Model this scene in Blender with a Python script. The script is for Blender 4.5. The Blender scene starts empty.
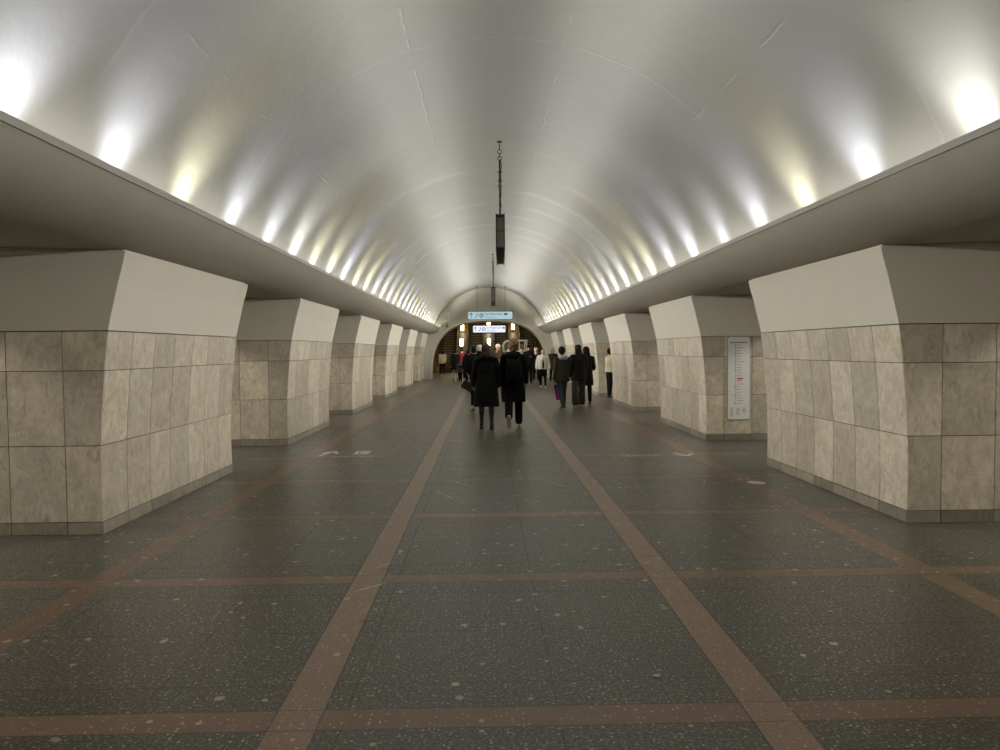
import bpy, bmesh, math, random
from mathutils import Vector, noise, Matrix
PI = math.pi
S = bpy.context.scene
C = S.collection

# ------------------------------------------------------------------ camera, world, exposure
F, YAW, PIT, ROL = 690.0, 0.0198, 0.0360, 0.0092
cam_d = bpy.data.cameras.new('camera'); cam = bpy.data.objects.new('camera', cam_d); C.objects.link(cam)
cam_d.sensor_fit = 'HORIZONTAL'; cam_d.sensor_width = 36.0; cam_d.lens = F / 1000.0 * 36.0
cam_d.clip_start = 0.05; cam_d.clip_end = 200
fw = Vector((math.sin(YAW) * math.cos(PIT), math.cos(YAW) * math.cos(PIT), -math.sin(PIT)))
rt = Vector((math.cos(YAW), -math.sin(YAW), 0)); up = rt.cross(fw)
cr, sr = math.cos(ROL), math.sin(ROL)
rt2 = cr * rt - sr * up; up2 = sr * rt + cr * up
m3 = Matrix((rt2, up2, -fw)).transposed()
cam.matrix_world = Matrix.Translation((-0.1954, 0, 1.6)) @ m3.to_4x4()
S.camera = cam
w = bpy.data.worlds.new('world'); S.world = w; w.use_nodes = True
w.node_tree.nodes['Background'].inputs[0].default_value = (0.02, 0.02, 0.02, 1)
S.view_settings.view_transform = 'Standard'; S.view_settings.look = 'None'
S.view_settings.gamma = 1.0; S.view_settings.use_curve_mapping = False
S.view_settings.exposure = 0.0
S.cycles.max_bounces = 8; S.cycles.diffuse_bounces = 5; S.cycles.glossy_bounces = 3
S.cycles.sample_clamp_indirect = 4.0; S.cycles.use_denoising = True
S.cycles.caustics_reflective = False; S.cycles.caustics_refractive = False

Y_END = 39.0          # face of the end wall
Y_BACK = -5.5
PIT_ = 5.71; PLEN = 3.118; PY0 = 6.125
R_V, ZC_V = 3.30, 1.82

# lamps in the trough behind each cornice, with added fill lights
COOL, NEUT, WARM = (0.86, 0.88, 1.0), (1.0, 0.98, 0.93), (1.0, 0.95, 0.66)
LAMP_P, STRIP_FILL_P, CROSS_FILL_P = 62.0, 20.0, 128.0
def lamp(kind, loc, energy, color, name, **kw):
    d = bpy.data.lights.new(name, kind); d.energy = energy; d.color = color
    o = bpy.data.objects.new(name, d); C.objects.link(o); o.location = loc
    for k, v in kw.items(): setattr(d, k, v)
    return o
def aim(o, direction):
    o.rotation_euler = Vector(direction).to_track_quat('-Z', 'Y').to_euler()
def far(y): return 1 + 1.25 * max(0.0, min(1.0, (y - 9) / 20))     # lamp power raised towards the far end to brighten it
rl = random.Random(5)
pat_r = {3.25: 'C', 4.5: 'N', 5.8: 'C', 6.95: 'W', 8.1: 'C', 9.35: 'c', 10.7: 'C', 12.0: 'C', 13.3: 'W', 14.5: 'W'}
pat_l = {2.95: 'N', 4.2: 'C', 5.4: 'C', 6.6: 'W', 7.85: 'C', 9.15: 'C', 10.35: 'N', 11.5: 'W', 12.7: 'W', 13.9: 'C'}
for s, pat in ((1, pat_r), (-1, pat_l)):
    rows = list(pat.items()); y = max(pat) + 1.25; i = 0
    while y < Y_END - 1.0:
        rows.append((y, 'W' if rl.random() < .62 else ('C' if rl.random() < .5 else 'N'))); y += 1.25
    y = min(pat) - 1.25
    while y > Y_BACK + .4:
        rows.append((y, rl.choice('CWN'))); y -= 1.25
    for y, k in rows:
        col = {'C': COOL, 'c': COOL, 'N': NEUT, 'W': WARM}[k]
        e = LAMP_P * far(y) * {'C': 1.0, 'c': .55, 'N': 1.15, 'W': 1.0}[k] * rl.uniform(.85, 1.15)
        o = lamp('SPOT', (s * 2.965, y, 2.76), e, col, 'cove_or_fill_lamp', spot_size=math.radians(112), spot_blend=1.0, shadow_soft_size=0.11)
        aim(o, (s * -0.31, 0, 1)); o.scale = (.64, 1, 1)
for s in (-1, 1):      # added area strips hidden in the trough, soft fill to even out the vault
    for k in range(8):
        y = Y_BACK + (k + .5) * (Y_END - Y_BACK) / 8
        o = lamp('AREA', (s * 2.93, y, 2.78), STRIP_FILL_P, (1.0, .97, .87), 'cove_fill', shape='RECTANGLE', size=(Y_END - Y_BACK) / 8, size_y=.08)
        aim(o, (s * -1.0, 0, .9))
    for k in range(17):    # added unseen spots just above the lip, filling the opposite pillars
        y = Y_BACK + 1.2 + k * 2.5
        o = lamp('SPOT', (s * 2.87, y, 2.95), CROSS_FILL_P * far(y), (1.0, .968, .88), 'cove_or_fill_lamp', spot_size=math.radians(165), spot_blend=.5, shadow_soft_size=0.0)
        aim(o, (-s, 0, -.24)); o.scale = (1, .095, 1)
        o = lamp('SPOT', (s * 2.87, y, 2.95), 190 * far(y), (1.0, .975, .93), 'cove_or_fill_lamp', spot_size=math.radians(165), spot_blend=.8, shadow_soft_size=0.0)  # second added spot, unseen fill for the crown of the vault
        aim(o, (-1.0 * s, 0, 1.15)); o.scale = (1, .075, 1)
# platform tunnels beside the hall
for s in (-1, 1):
    for y in (-2, 4.8, 10.5, 16.2, 21.9, 27.6, 33.3):
        o = lamp('AREA', (s * 6.9, y, 2.95), 60, (1.0, .95, .82), 'platform_lamp', shape='RECTANGLE', size=3.0, size_y=.4)
        aim(o, (s * -.9, .12, -.5))
# escalator hall
for x, y, z in ((-2, 50.5, 3.0), (0, 50.5, 3.0), (2, 50.5, 3.0), (-2, 54.6, 4.3), (0, 54.6, 4.3), (2, 54.6, 4.3), (-2, 59, 6.8), (2, 59, 6.8)):
    lamp('POINT', (x, y, z), 20, (1.0, .84, .50), 'torchiere_bulb', shadow_soft_size=0.0)
o = lamp('AREA', (0, 44.5, 4.3), 150, (1.0, .90, .66), 'hall_fill_light', shape='RECTANGLE', size=5, size_y=5)  # unseen area light added under the ceiling to brighten this hall

# ------------------------------------------------------------------ materials
def NT(name):
    m = bpy.data.materials.new(name); m.use_nodes = True
    nt = m.node_tree; return m, nt, nt.nodes['Principled BSDF']
def mat(name, col, rough=.6, metal=0, bump=0, bscale=60, spec=.5, emis=None, es=0, var=0, vscale=8):
    m, nt, b = NT(name)
    b.inputs['Base Color'].default_value = (*col, 1); b.inputs['Roughness'].default_value = rough
    b.inputs['Metallic'].default_value = metal; b.inputs['Specular IOR Level'].default_value = spec
    if emis: b.inputs['Emission Color'].default_value = (*emis, 1); b.inputs['Emission Strength'].default_value = es
    tc = nt.nodes.new('ShaderNodeTexCoord')
    if bump:
        n = nt.nodes.new('ShaderNodeTexNoise'); n.inputs['Scale'].default_value = bscale; n.inputs['Detail'].default_value = 4
        nt.links.new(tc.outputs['Object'], n.inputs['Vector'])
        bm = nt.nodes.new('ShaderNodeBump'); bm.inputs['Strength'].default_value = bump; bm.inputs['Distance'].default_value = .01
        nt.links.new(n.outputs['Fac'], bm.inputs['Height']); nt.links.new(bm.outputs[0], b.inputs['Normal'])
    if var:
        n = nt.nodes.new('ShaderNodeTexNoise'); n.inputs['Scale'].default_value = vscale; n.inputs['Detail'].default_value = 5
        nt.links.new(tc.outputs['Object'], n.inputs['Vector'])
        r = nt.nodes.new('ShaderNodeMix'); r.data_type = 'RGBA'
        r.inputs['A'].default_value = (*[c * (1 - var) for c in col], 1); r.inputs['B'].default_value = (*[min(1, c * (1 + var)) for c in col], 1)
        nt.links.new(n.outputs['Fac'], r.inputs['Factor']); nt.links.new(r.outputs['Result'], b.inputs['Base Color'])
    return m
class G:   # little node-graph helper
    def __init__(s, nt): s.nt = nt
    def n(s, t, **kw):
        x = s.nt.nodes.new(t)
        for k, v in kw.items(): setattr(x, k, v)
        return x
    def put(s, sock, v):
        if isinstance(v, bpy.types.NodeSocket): s.nt.links.new(v, sock)
        elif v is not None: sock.default_value = v
    def m(s, op, a, b=None, c=None, clamp=False):
        x = s.n('ShaderNodeMath', operation=op, use_clamp=clamp)
        s.put(x.inputs[0], a); s.put(x.inputs[1], b)
        if c is not None: s.put(x.inputs[2], c)
        return x.outputs[0]
    def mix(s, f, a, b, mode='MIX'):
        x = s.n('ShaderNodeMix', data_type='RGBA', blend_type=mode)
        s.put(x.inputs['Factor'], f)
        for k, v in (('A', a), ('B', b)):
            s.put(x.inputs[k], (*v, 1) if isinstance(v, tuple) and len(v) == 3 else v)
        return x.outputs['Result']
    def noise(s, vec, scale, detail=3, rough=.5, dist=0):
        x = s.n('ShaderNodeTexNoise'); s.put(x.inputs['Vector'], vec)
        x.inputs['Scale'].default_value = scale; x.inputs['Detail'].default_value = detail
        x.inputs['Roughness'].default_value = rough; x.inputs['Distortion'].default_value = dist
        return x.outputs['Fac']
    def ramp(s, f, lo, hi, a=0.0, b=1.0):
        x = s.n('ShaderNodeMapRange', clamp=True); s.put(x.inputs[0], f)
        x.inputs[1].default_value = lo; x.inputs[2].default_value = hi; x.inputs[3].default_value = a; x.inputs[4].default_value = b
        return x.outputs[0]
    def band(s, v, c, hw):      # 1 where |v-c| < hw
        return s.m('LESS_THAN', s.m('ABSOLUTE', s.m('SUBTRACT', v, c)), hw)

def floor_material():
    m, nt, b = NT('polished_granite_floor'); g = G(nt)
    tc = g.n('ShaderNodeTexCoord').outputs['Object']
    sp = g.n('ShaderNodeSeparateXYZ'); g.put(sp.inputs[0], tc); x, y = sp.outputs[0], sp.outputs[1]
    ax = g.m('ABSOLUTE', x)
    s1 = g.band(ax, 1.036, .104); s2 = g.band(ax, 2.92, .10)
    yy = g.m('WRAP', g.m('SUBTRACT', y, 2.96), 1.8515 / 2, -1.8515 / 2)   # distance to nearest cross strip
    cs = g.m('LESS_THAN', g.m('ABSOLUTE', yy), .083)
    cs = g.m('MULTIPLY', cs, g.m('LESS_THAN', ax, 3.75))
    strip = g.m('MAXIMUM', g.m('MAXIMUM', s1, s2), cs)
    # slabs
    br = g.n('ShaderNodeTexBrick'); br.offset = 0
    mp = g.n('ShaderNodeMapping'); g.put(mp.inputs[0], tc); mp.inputs['Location'].default_value = (-.11, -.19, 0)
    g.put(br.inputs['Vector'], mp.outputs[0]); br.inputs['Scale'].default_value = 1
    br.inputs['Brick Width'].default_value = .94; br.inputs['Row Height'].default_value = .61715
    br.inputs['Mortar Size'].default_value = .0035; br.inputs['Mortar Smooth'].default_value = .1
    br.inputs['Color1'].default_value = (.0, 0, 0, 1); br.inputs['Color2'].default_value = (1, 1, 1, 1); br.inputs['Mortar'].default_value = (.5, .5, .5, 1)
    slabv = g.n('ShaderNodeSeparateColor'); g.put(slabv.inputs[0], br.outputs['Color']); slab = slabv.outputs[0]
    mortar = br.outputs['Fac']
    # joints along strip edges
    e1 = g.m('LESS_THAN', g.m('ABSOLUTE', g.m('SUBTRACT', g.m('ABSOLUTE', g.m('SUBTRACT', ax, 1.036)), .104)), .004)
    e2 = g.m('LESS_THAN', g.m('ABSOLUTE', g.m('SUBTRACT', g.m('ABSOLUTE', yy), .083)), .003)
    big = g.noise(tc, .9, 4, .6); mid = g.noise(tc, 6, 5, .65); fine = g.noise(tc, 62, 4, .8)
    fine2 = g.noise(tc, 420, 1, .5)
    grey = g.mix(slab, (.041, .0385, .030), (.060, .056, .044))
    grey = g.mix(g.ramp(big, .3, .7, 0, .6), grey, (.070, .064, .050))
    grey = g.mix(g.ramp(mid, .45, .8, 0, .35), grey, (.115, .106, .083))
    grey = g.mix(g.ramp(fine, .50, .66, 0, .9), grey, (.36, .33, .26))
    wash = g.n('ShaderNodeTexWhiteNoise', noise_dimensions='2D')
    seg = g.n('ShaderNodeCombineXYZ')
    g.put(seg.inputs[0], g.m('ROUND', g.m('MULTIPLY', x, .55))); g.put(seg.inputs[1], g.m('ROUND', g.m('MULTIPLY', y, .54)))
    g.put(wash.inputs[0], seg.outputs[0])
    red = g.mix(wash.outputs[0], (.18, .095, .054), (.26, .155, .095))
    red = g.mix(g.ramp(fine, .42, .68, 0, .75), red, (.22, .155, .12))
    red = g.mix(g.ramp(mid, .45, .8, 0, .3), red, (.10, .065, .05))
    red = g.mix(g.m('MULTIPLY', s1, .62), red, g.mix(g.ramp(fine, .40, .68, 0, 1), (.25, .16, .105), (.50, .38, .27)))
    col = g.mix(strip, grey, red)
    # white chips and specks
    v = g.n('ShaderNodeTexVoronoi', voronoi_dimensions='2D'); g.put(v.inputs['Vector'], tc); v.inputs['Scale'].default_value = 9
    sel = g.n('ShaderNodeSeparateColor'); g.put(sel.inputs[0], v.outputs['Color'])
    wob = g.noise(tc, 40, 2, .5)
    rad = g.m('MULTIPLY', g.m('SUBTRACT', sel.outputs[0], .84, clamp=True), g.m('MULTIPLY', wob, 2.4))
    chips = g.m('LESS_THAN', v.outputs['Distance'], rad)
    v2 = g.n('ShaderNodeTexVoronoi', voronoi_dimensions='2D'); g.put(v2.inputs['Vector'], tc); v2.inputs['Scale'].default_value = 42
    sel2 = g.n('ShaderNodeSeparateColor'); g.put(sel2.inputs[0], v2.outputs['Color'])
    chips2 = g.m('LESS_THAN', v2.outputs['Distance'], g.m('MULTIPLY', g.m('SUBTRACT', sel2.outputs[0], .70, clamp=True), .95))
    chip = g.m('MULTIPLY', g.m('MAXIMUM', chips, chips2), g.ramp(big, .3, .7, .25, 1))
    col = g.mix(g.m('MULTIPLY', chip, .9), col, (.66, .63, .53))
    # scuffs and long scratches
    st = g.n('ShaderNodeMapping'); g.put(st.inputs[0], tc); st.inputs['Rotation'].default_value = (0, 0, .5); st.inputs['Scale'].default_value = (14, .9, 1)
    scr = g.ramp(g.noise(st.outputs[0], 1.4, 3, .5, .3), .72, .76)
    col = g.mix(g.m('MULTIPLY', scr, .35), col, (.2, .19, .165))
    sm = g.n('ShaderNodeMapping'); g.put(sm.inputs[0], tc); sm.inputs['Scale'].default_value = (2.2, 5.5, 1)
    smu = g.ramp(g.noise(sm.outputs[0], 1.1, 1, .5), .74, .80)
    col = g.mix(g.m('MULTIPLY', smu, .5), col, (.022, .022, .02))
    joint = g.m('MAXIMUM', g.m('MULTIPLY', mortar, g.m('SUBTRACT', 1.0, strip)), g.m('MAXIMUM', e1, e2))
    jv = g.mix(g.ramp(big, .4, .6), (.030, .028, .024), (.11, .10, .08))
    col = g.mix(g.m('MULTIPLY', g.m('MAXIMUM', g.m('MULTIPLY', joint, .16), g.m('MULTIPLY', g.m('MAXIMUM', e1, e2), .6)), 1.0), col, jv)
    g.put(b.inputs['Base Color'], col)
    ro = g.m('ADD', g.ramp(mid, .3, .75, .36, .46), g.m('MULTIPLY', strip, .02))
    g.put(b.inputs['Roughness'], g.m('ADD', ro, g.m('MULTIPLY', joint, .3)))
    b.inputs['Specular IOR Level'].default_value = .85
    bp = g.n('ShaderNodeBump'); bp.inputs['Strength'].default_value = .22; bp.inputs['Distance'].default_value = .004
    g.put(bp.inputs['Height'], g.m('ADD', g.m('MULTIPLY', g.noise(tc, 7, 2, .5), .8), g.m('SUBTRACT', g.m('MULTIPLY', fine, .06), g.m('MULTIPLY', joint, .25))))
    g.put(b.inputs['Normal'], bp.outputs[0])
    return m
def vault_material():
    m, nt, b = NT('painted_vault'); g = G(nt)
    tc = g.n('ShaderNodeTexCoord').outputs['Object']
    sp = g.n('ShaderNodeSeparateXYZ'); g.put(sp.inputs[0], tc); x, y, z = sp.outputs
    big = g.noise(tc, .35, 4, .55); mid = g.noise(tc, 2.2, 5, .6)
    col = g.mix(big, (.385, .385, .372), (.44, .438, .422))
    col = g.mix(g.ramp(mid, .55, .8, 0, .25), col, (.42, .415, .385))
    # seams between lining rings and long seams along the vault
    dis = g.m('MULTIPLY', g.m('SUBTRACT', g.noise(tc, 3.0, 3, .6), .5), .10)
    yd = g.m('ABSOLUTE', g.m('WRAP', g.m('ADD', g.m('SUBTRACT', y, 1.9), dis), 1.5, -1.5))
    ang = g.m('ARCTAN2', g.m('SUBTRACT', z, ZC_V), x)
    ad = g.m('ABSOLUTE', g.m('WRAP', g.m('ADD', g.m('SUBTRACT', ang, .30), g.m('MULTIPLY', dis, .25)), .2635, -.2635))
    ys = g.ramp(yd, .0, .03, 1, 0); as_ = g.ramp(ad, .0, .006, 1, 0)
    brk = g.ramp(g.noise(tc, 1.1, 2, .5), .44, .56)
    brk2 = g.ramp(g.noise(tc, 1.7, 2, .5), .50, .60)
    seam = g.m('MAXIMUM', g.m('MULTIPLY', ys, brk), g.m('MULTIPLY', as_, brk2))
    # peeling ripple patch further down the hall
    wave = g.n('ShaderNodeTexWave', wave_type='BANDS', bands_direction='Y'); g.put(wave.inputs['Vector'], tc)
    wave.inputs['Scale'].default_value = .22; wave.inputs['Distortion'].default_value = 5; wave.inputs['Detail'].default_value = 3; wave.inputs['Detail Scale'].default_value = .7
    area = g.m('MULTIPLY', g.ramp(y, 11.5, 13.5), g.ramp(y, 21, 25, 1, 0))
    rip = g.m('MULTIPLY', g.ramp(wave.outputs['Fac'], .80, .98), g.m('MULTIPLY', area, g.ramp(g.noise(tc, .9, 2, .5), .42, .55)))
    h = g.m('ADD', g.m('MULTIPLY', mid, .5), g.m('MULTIPLY', g.noise(tc, 14, 4, .6), .05))
    h = g.m('ADD', h, g.m('MULTIPLY', seam, .17)); h = g.m('ADD', h, g.m('MULTIPLY', rip, .5))
    bp = g.n('ShaderNodeBump'); bp.inputs['Strength'].default_value = .7; bp.inputs['Distance'].default_value = .03
    g.put(bp.inputs['Height'], h); g.put(b.inputs['Normal'], bp.outputs[0])
    g.put(b.inputs['Base Color'], g.mix(g.m('MULTIPLY', g.m('MAXIMUM', seam, rip), .3), col, (.60, .59, .55)))
    b.inputs['Roughness'].default_value = .48; b.inputs['Specular IOR Level'].default_value = .4
    return m
def marble_material(name, a, bcol, c):
    m, nt, b = NT(name); g = G(nt)
    tc = g.n('ShaderNodeTexCoord').outputs['Object']
    at = g.n('ShaderNodeAttribute', attribute_name='tile'); se = g.n('ShaderNodeSeparateColor'); g.put(se.inputs[0], at.outputs['Color'])
    r1, r2, r3 = se.outputs
    off = g.n('ShaderNodeCombineXYZ'); g.put(off.inputs[0], g.m('MULTIPLY', r1, 31.0)); g.put(off.inputs[1], g.m('MULTIPLY', r2, 17.0)); g.put(off.inputs[2], g.m('MULTIPLY', r3, 23.0))
    va = g.n('ShaderNodeVectorMath', operation='ADD'); g.put(va.inputs[0], tc); g.put(va.inputs[1], off.outputs[0]); v = va.outputs[0]
    mp = g.n('ShaderNodeMapping'); g.put(mp.inputs[0], v); mp.inputs['Scale'].default_value = (1, 1, .45); mp.inputs['Rotation'].default_value = (.2, .1, 0)
    cloud = g.noise(v, 5.5, 6, .68, .8); vein = g.noise(mp.outputs[0], 13, 6, .7, 1.5); fine = g.noise(v, 120, 3, .7)
    col = g.mix(r1, a, bcol)
    col = g.mix(g.ramp(cloud, .38, .64, 0, .85), col, tuple(q * .86 for q in c))
    col = g.mix(g.ramp(vein, .52, .68, 0, .75), col, tuple(q * .62 for q in c))
    col = g.mix(g.ramp(vein, .44, .30, 0, .45), col, tuple(min(1, q * 1.35) for q in a))
    col = g.mix(g.ramp(fine, .55, .75, 0, .35), col, tuple(q * .6 for q in c))
    va2 = g.m('ADD', .80, g.m('MULTIPLY', r3, .40))
    col2 = g.n('ShaderNodeVectorMath', operation='SCALE'); g.put(col2.inputs[0], col); g.put(col2.inputs['Scale'], va2)
    pits = g.ramp(g.noise(v, 38, 2, .6), .70, .76)
    colf = g.mix(g.m('MULTIPLY', pits, .45), col2.outputs[0], (.09, .075, .055))
    g.put(b.inputs['Base Color'], colf)
    g.put(b.inputs['Roughness'], g.ramp(cloud, .3, .7, .28, .42)); b.inputs['Specular IOR Level'].default_value = .45
    bp = g.n('ShaderNodeBump'); bp.inputs['Strength'].default_value = .12; bp.inputs['Distance'].default_value = .004
    g.put(bp.inputs['Height'], g.m('SUBTRACT', g.m('MULTIPLY', fine, .3), pits)); g.put(b.inputs['Normal'], bp.outputs[0])
    return m
MT = {}
MT['floor'] = floor_material()
MT['vault'] = vault_material()
MT['marble'] = marble_material('pale_marble', (.72, .64, .505), (.66, .605, .51), (.60, .52, .405))
MT['plinth'] = marble_material('plinth_marble', (.40, .36, .28), (.30, .275, .225), (.34, .30, .23))
MT['grout'] = mat('grout', (.030, .020, .013), .9)
MT['plaster'] = mat('plaster', (.70, .665, .57), .7, bump=.25, bscale=14, var=.04, vscale=3)
MT['cornice'] = mat('cornice_paint', (.43, .405, .345), .75, bump=.12, bscale=14, var=.08, vscale=2.5)
MT['trough'] = mat('trough_paint', (.6, .59, .55), .7)
MT['lip'] = mat('painted_metal_lip', (.42, .41, .37), .45, bump=.2, bscale=30)
MT['endwall'] = mat('end_wall_plaster', (.60, .575, .49), .6, bump=.2, bscale=8, var=.05, vscale=2)
MT['dark_metal'] = mat('dark_metal', (.028, .026, .024), .5, metal=.3)
MT['box_grey'] = mat('box_beige_paint', (.17, .155, .12), .5, var=.1, vscale=20)
MT['steel'] = mat('steel', (.14, .135, .12), .4, metal=.7)
MT['black'] = mat('black_plastic', (.012, .012, .012), .45)
MT['white_paint'] = mat('white_paint', (.68, .66, .58), .5)
MT['sign_frame'] = mat('sign_frame', (.20, .25, .27), .5)
MT['sign_blue'] = mat('sign_blue_lit', (.16, .24, .27), .4, emis=(.52, .72, .80), es=.66)
MT['sign_white'] = mat('sign_white_lit', (.25, .25, .28), .4, emis=(.74, .78, .96), es=1.0)
MT['sign_text'] = mat('sign_text', (.02, .03, .04), .5)
MT['sign_text_grey'] = mat('sign_text_grey', (.16, .22, .27), .5)
MT['panel'] = mat('map_panel_white', (.86, .87, .86), .35)
MT['panel_edge'] = mat('map_panel_edge', (.36, .35, .33), .4)
MT['ink'] = mat('map_ink', (.13, .13, .13), .6)
MT['ink_soft'] = mat('map_ink_soft', (.33, .33, .33), .6)
MT['red_ink'] = mat('map_red', (.55, .10, .04), .5)
MT['decal_white'] = mat('worn_floor_white', (.78, .75, .62), .5, var=.3, vscale=60)
MT['decal_brown'] = mat('worn_floor_brown', (.12, .085, .05), .35, var=.25, vscale=12)
MT['decal_text'] = mat('worn_floor_lettering', (.66, .58, .38), .5, var=.3, vscale=60)
MT['paper'] = mat('paper', (.72, .70, .62), .7)
MT['wood'] = mat('varnished_wood', (.13, .075, .022), .4, var=.25, vscale=6)
MT['brass'] = mat('brass', (.48, .36, .17), .35, metal=.8)
MT['lamp_glass'] = mat('lamp_glass', (.9, .85, .7), .4, emis=(1.0, .84, .50), es=9)
MT['step_tread'] = mat('step_tread', (.34, .27, .15), .45, metal=.4)
MT['step_riser'] = mat('step_riser', (.07, .052, .03), .6, metal=.0)
MT['rubber'] = mat('handrail_rubber', (.02, .015, .012), .45)
MT['tunnel'] = mat('escalator_tunnel_paint', (.16, .13, .085), .7, var=.1, vscale=2)
MT['glass'] = mat('booth_glass', (.12, .13, .11), .08, spec=.8)
MT['track'] = mat('track_bed', (.03, .03, .03), .8)
MT['platform_wall'] = mat('platform_wall_paint', (.42, .40, .35), .6, var=.08, vscale=2)

# ------------------------------------------------------------------ mesh helpers
class MB:
    def __init__(s): s.v = []; s.f = []; s.m = []; s.t = []
    def face(s, idx, mi=0, t=None): s.f.append(tuple(idx)); s.m.append(mi); s.t.append(t)
    def box(s, a, b, mi=0):
        x0, y0, z0 = a; x1, y1, z1 = b; n = len(s.v)
        s.v += [(x0, y0, z0), (x1, y0, z0), (x1, y1, z0), (x0, y1, z0), (x0, y0, z1), (x1, y0, z1), (x1, y1, z1), (x0, y1, z1)]
        for q in ((0, 3, 2, 1), (4, 5, 6, 7), (0, 1, 5, 4), (1, 2, 6, 5), (2, 3, 7, 6), (3, 0, 4, 7)): s.face([n + i for i in q], mi)
        return s
    def grid(s, rows, mi=0, t=None, flip=False):   # rows of points -> quads
        n = len(s.v); c = len(rows[0])
        for r in rows: s.v += [tuple(p) for p in r]
        for i in range(len(rows) - 1):
            for j in range(c - 1):
                q = [n + i * c + j, n + i * c + j + 1, n + (i + 1) * c + j + 1, n + (i + 1) * c + j]
                s.face(q[::-1] if flip else q, mi, t)
    def prism(s, prof, axis, a, b, mi=0):          # closed polygon extruded along axis
        n = len(s.v); k = len(prof)
        for e in (a, b):
            for p in prof:
                s.v.append({'x': (e, p[0], p[1]), 'y': (p[0], e, p[1]), 'z': (p[0], p[1], e)}[axis])
        for i in range(k): s.face((n + i, n + (i + 1) % k, n + k + (i + 1) % k, n + k + i), mi)
        s.face([n + i for i in range(k)][::-1], mi); s.face([n + k + i for i in range(k)], mi)
        return s
    def ring_tube(s, rings, mi=0, cap=True):
        n = len(s.v); k = len(rings[0])
        for r in rings: s.v += [tuple(p) for p in r]
        for i in range(len(rings) - 1):
            for j in range(k): s.face((n + i * k + j, n + i * k + (j + 1) % k, n + (i + 1) * k + (j + 1) % k, n + (i + 1) * k + j), mi)
        if cap:
            s.face([n + j for j in range(k)][::-1], mi); s.face([n + (len(rings) - 1) * k + j for j in range(k)], mi)
    def sweep(s, pts, rad, k=12, mi=0, ref=(1, 0, 0), sub=3, flat=False):
        pts = [Vector(p) for p in pts]; rad = [(r, r) if not isinstance(r, (tuple, list)) else tuple(r) for r in rad]
        P, Rr = [], []
        if sub > 1 and len(pts) > 2:
            for i in range(len(pts) - 1):
                p0, p1, p2, p3 = pts[max(i - 1, 0)], pts[i], pts[i + 1], pts[min(i + 2, len(pts) - 1)]
                r1, r2 = rad[i], rad[i + 1]
                for j in range(sub):
                    t = j / sub; t2 = t * t; t3 = t2 * t
                    P.append(.5 * ((2 * p1) + (p2 - p0) * t + (2 * p0 - 5 * p1 + 4 * p2 - p3) * t2 + (3 * p1 - p0 - 3 * p2 + p3) * t3))
                    u = t * t * (3 - 2 * t); Rr.append((r1[0] + (r2[0] - r1[0]) * u, r1[1] + (r2[1] - r1[1]) * u))
            P.append(pts[-1]); Rr.append(rad[-1])
        else: P, Rr = pts, rad
        rings = []
        # rounded ends
        for i, (p, r) in enumerate(zip(P, Rr)):
            t = (P[min(i + 1, len(P) - 1)] - P[max(i - 1, 0)])
            t = t.normalized() if t.length > 1e-7 else Vector((0, 0, 1))
            rf = Vector(ref)
            if abs(t.dot(rf)) > .92: rf = Vector((0, 1, 0))
            n1 = (rf - t * t.dot(rf)).normalized(); n2 = t.cross(n1)
            def ring(c, q): return [c + n1 * r[0] * q * math.cos(2 * PI * a / k) + n2 * r[1] * q * math.sin(2 * PI * a / k) for a in range(k)]
            e = min(r)
            if i == 0 and not flat:
                rings += [ring(p - t * e * .9, .35), ring(p - t * e * .6, .78)]
            rings.append(ring(p, 1))
            if i == len(P) - 1:
                rings += [ring(p + t * e * .6, .78), ring(p + t * e * .9, .35)]
        s.ring_tube(rings, mi)
    def ball(s, c, r, k=14, mi=0):
        c = Vector(c); r = (r, r, r) if not isinstance(r, (tuple, list)) else r
        rings = []
        n = k // 2
        for i in range(1, n):
            a = -PI / 2 + PI * i / n
            rings.append([(c.x + r[0] * math.cos(a) * math.cos(2 * PI * j / k), c.y + r[1] * math.cos(a) * math.sin(2 * PI * j / k), c.z + r[2] * math.sin(a)) for j in range(k)])
        s.ring_tube(rings, mi)
    def cyl(s, a, b, r, k=12, mi=0, r2=None):
        a, b = Vector(a), Vector(b); t = (b - a).normalized(); rf = Vector((1, 0, 0)) if abs(t.x) < .9 else Vector((0, 1, 0))
        n1 = (rf - t * t.dot(rf)).normalized(); n2 = t.cross(n1)
        s.ring_tube([[c + (n1 * math.cos(2 * PI * j / k) + n2 * math.sin(2 * PI * j / k)) * q for j in range(k)] for c, q in ((a, r), (b, r2 if r2 is not None else r))], mi)
    def build(s, name, mats, parent=None, smooth=False):
        me = bpy.data.meshes.new(name); me.from_pydata([tuple(p) for p in s.v], [], s.f)
        for m in (mats if isinstance(mats, (list, tuple)) else [mats]): me.materials.append(MT[m] if isinstance(m, str) else m)
        for p, mi in zip(me.polygons, s.m): p.material_index = mi; p.use_smooth = smooth
        if any(t is not None for t in s.t):
            ca = me.color_attributes.new('tile', 'FLOAT_COLOR', 'CORNER')
            for p, t in zip(me.polygons, s.t):
                t = t or (.5, .5, .5)
                for li in p.loop_indices: ca.data[li].color = (*t, 1)
        o = bpy.data.objects.new(name, me); C.objects.link(o)
        if parent: o.parent = parent
        return o
def thing(name, label, cat, loc=(0, 0, 0), rz=0, group=None):
    o = bpy.data.objects.new(name, None); C.objects.link(o); o.location = loc; o.rotation_euler = (0, 0, rz)
    o.empty_display_size = .1; o['label'] = label; o['category'] = cat
    if group: o['group'] = group
    return o
def tag(o, label, cat, group=None):
    o['label'] = label; o['category'] = cat
    if group: o['group'] = group
    return o
def struct(o, label=None):
    o['kind'] = 'structure'
    if label: o['label'] = label
    return o
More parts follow.
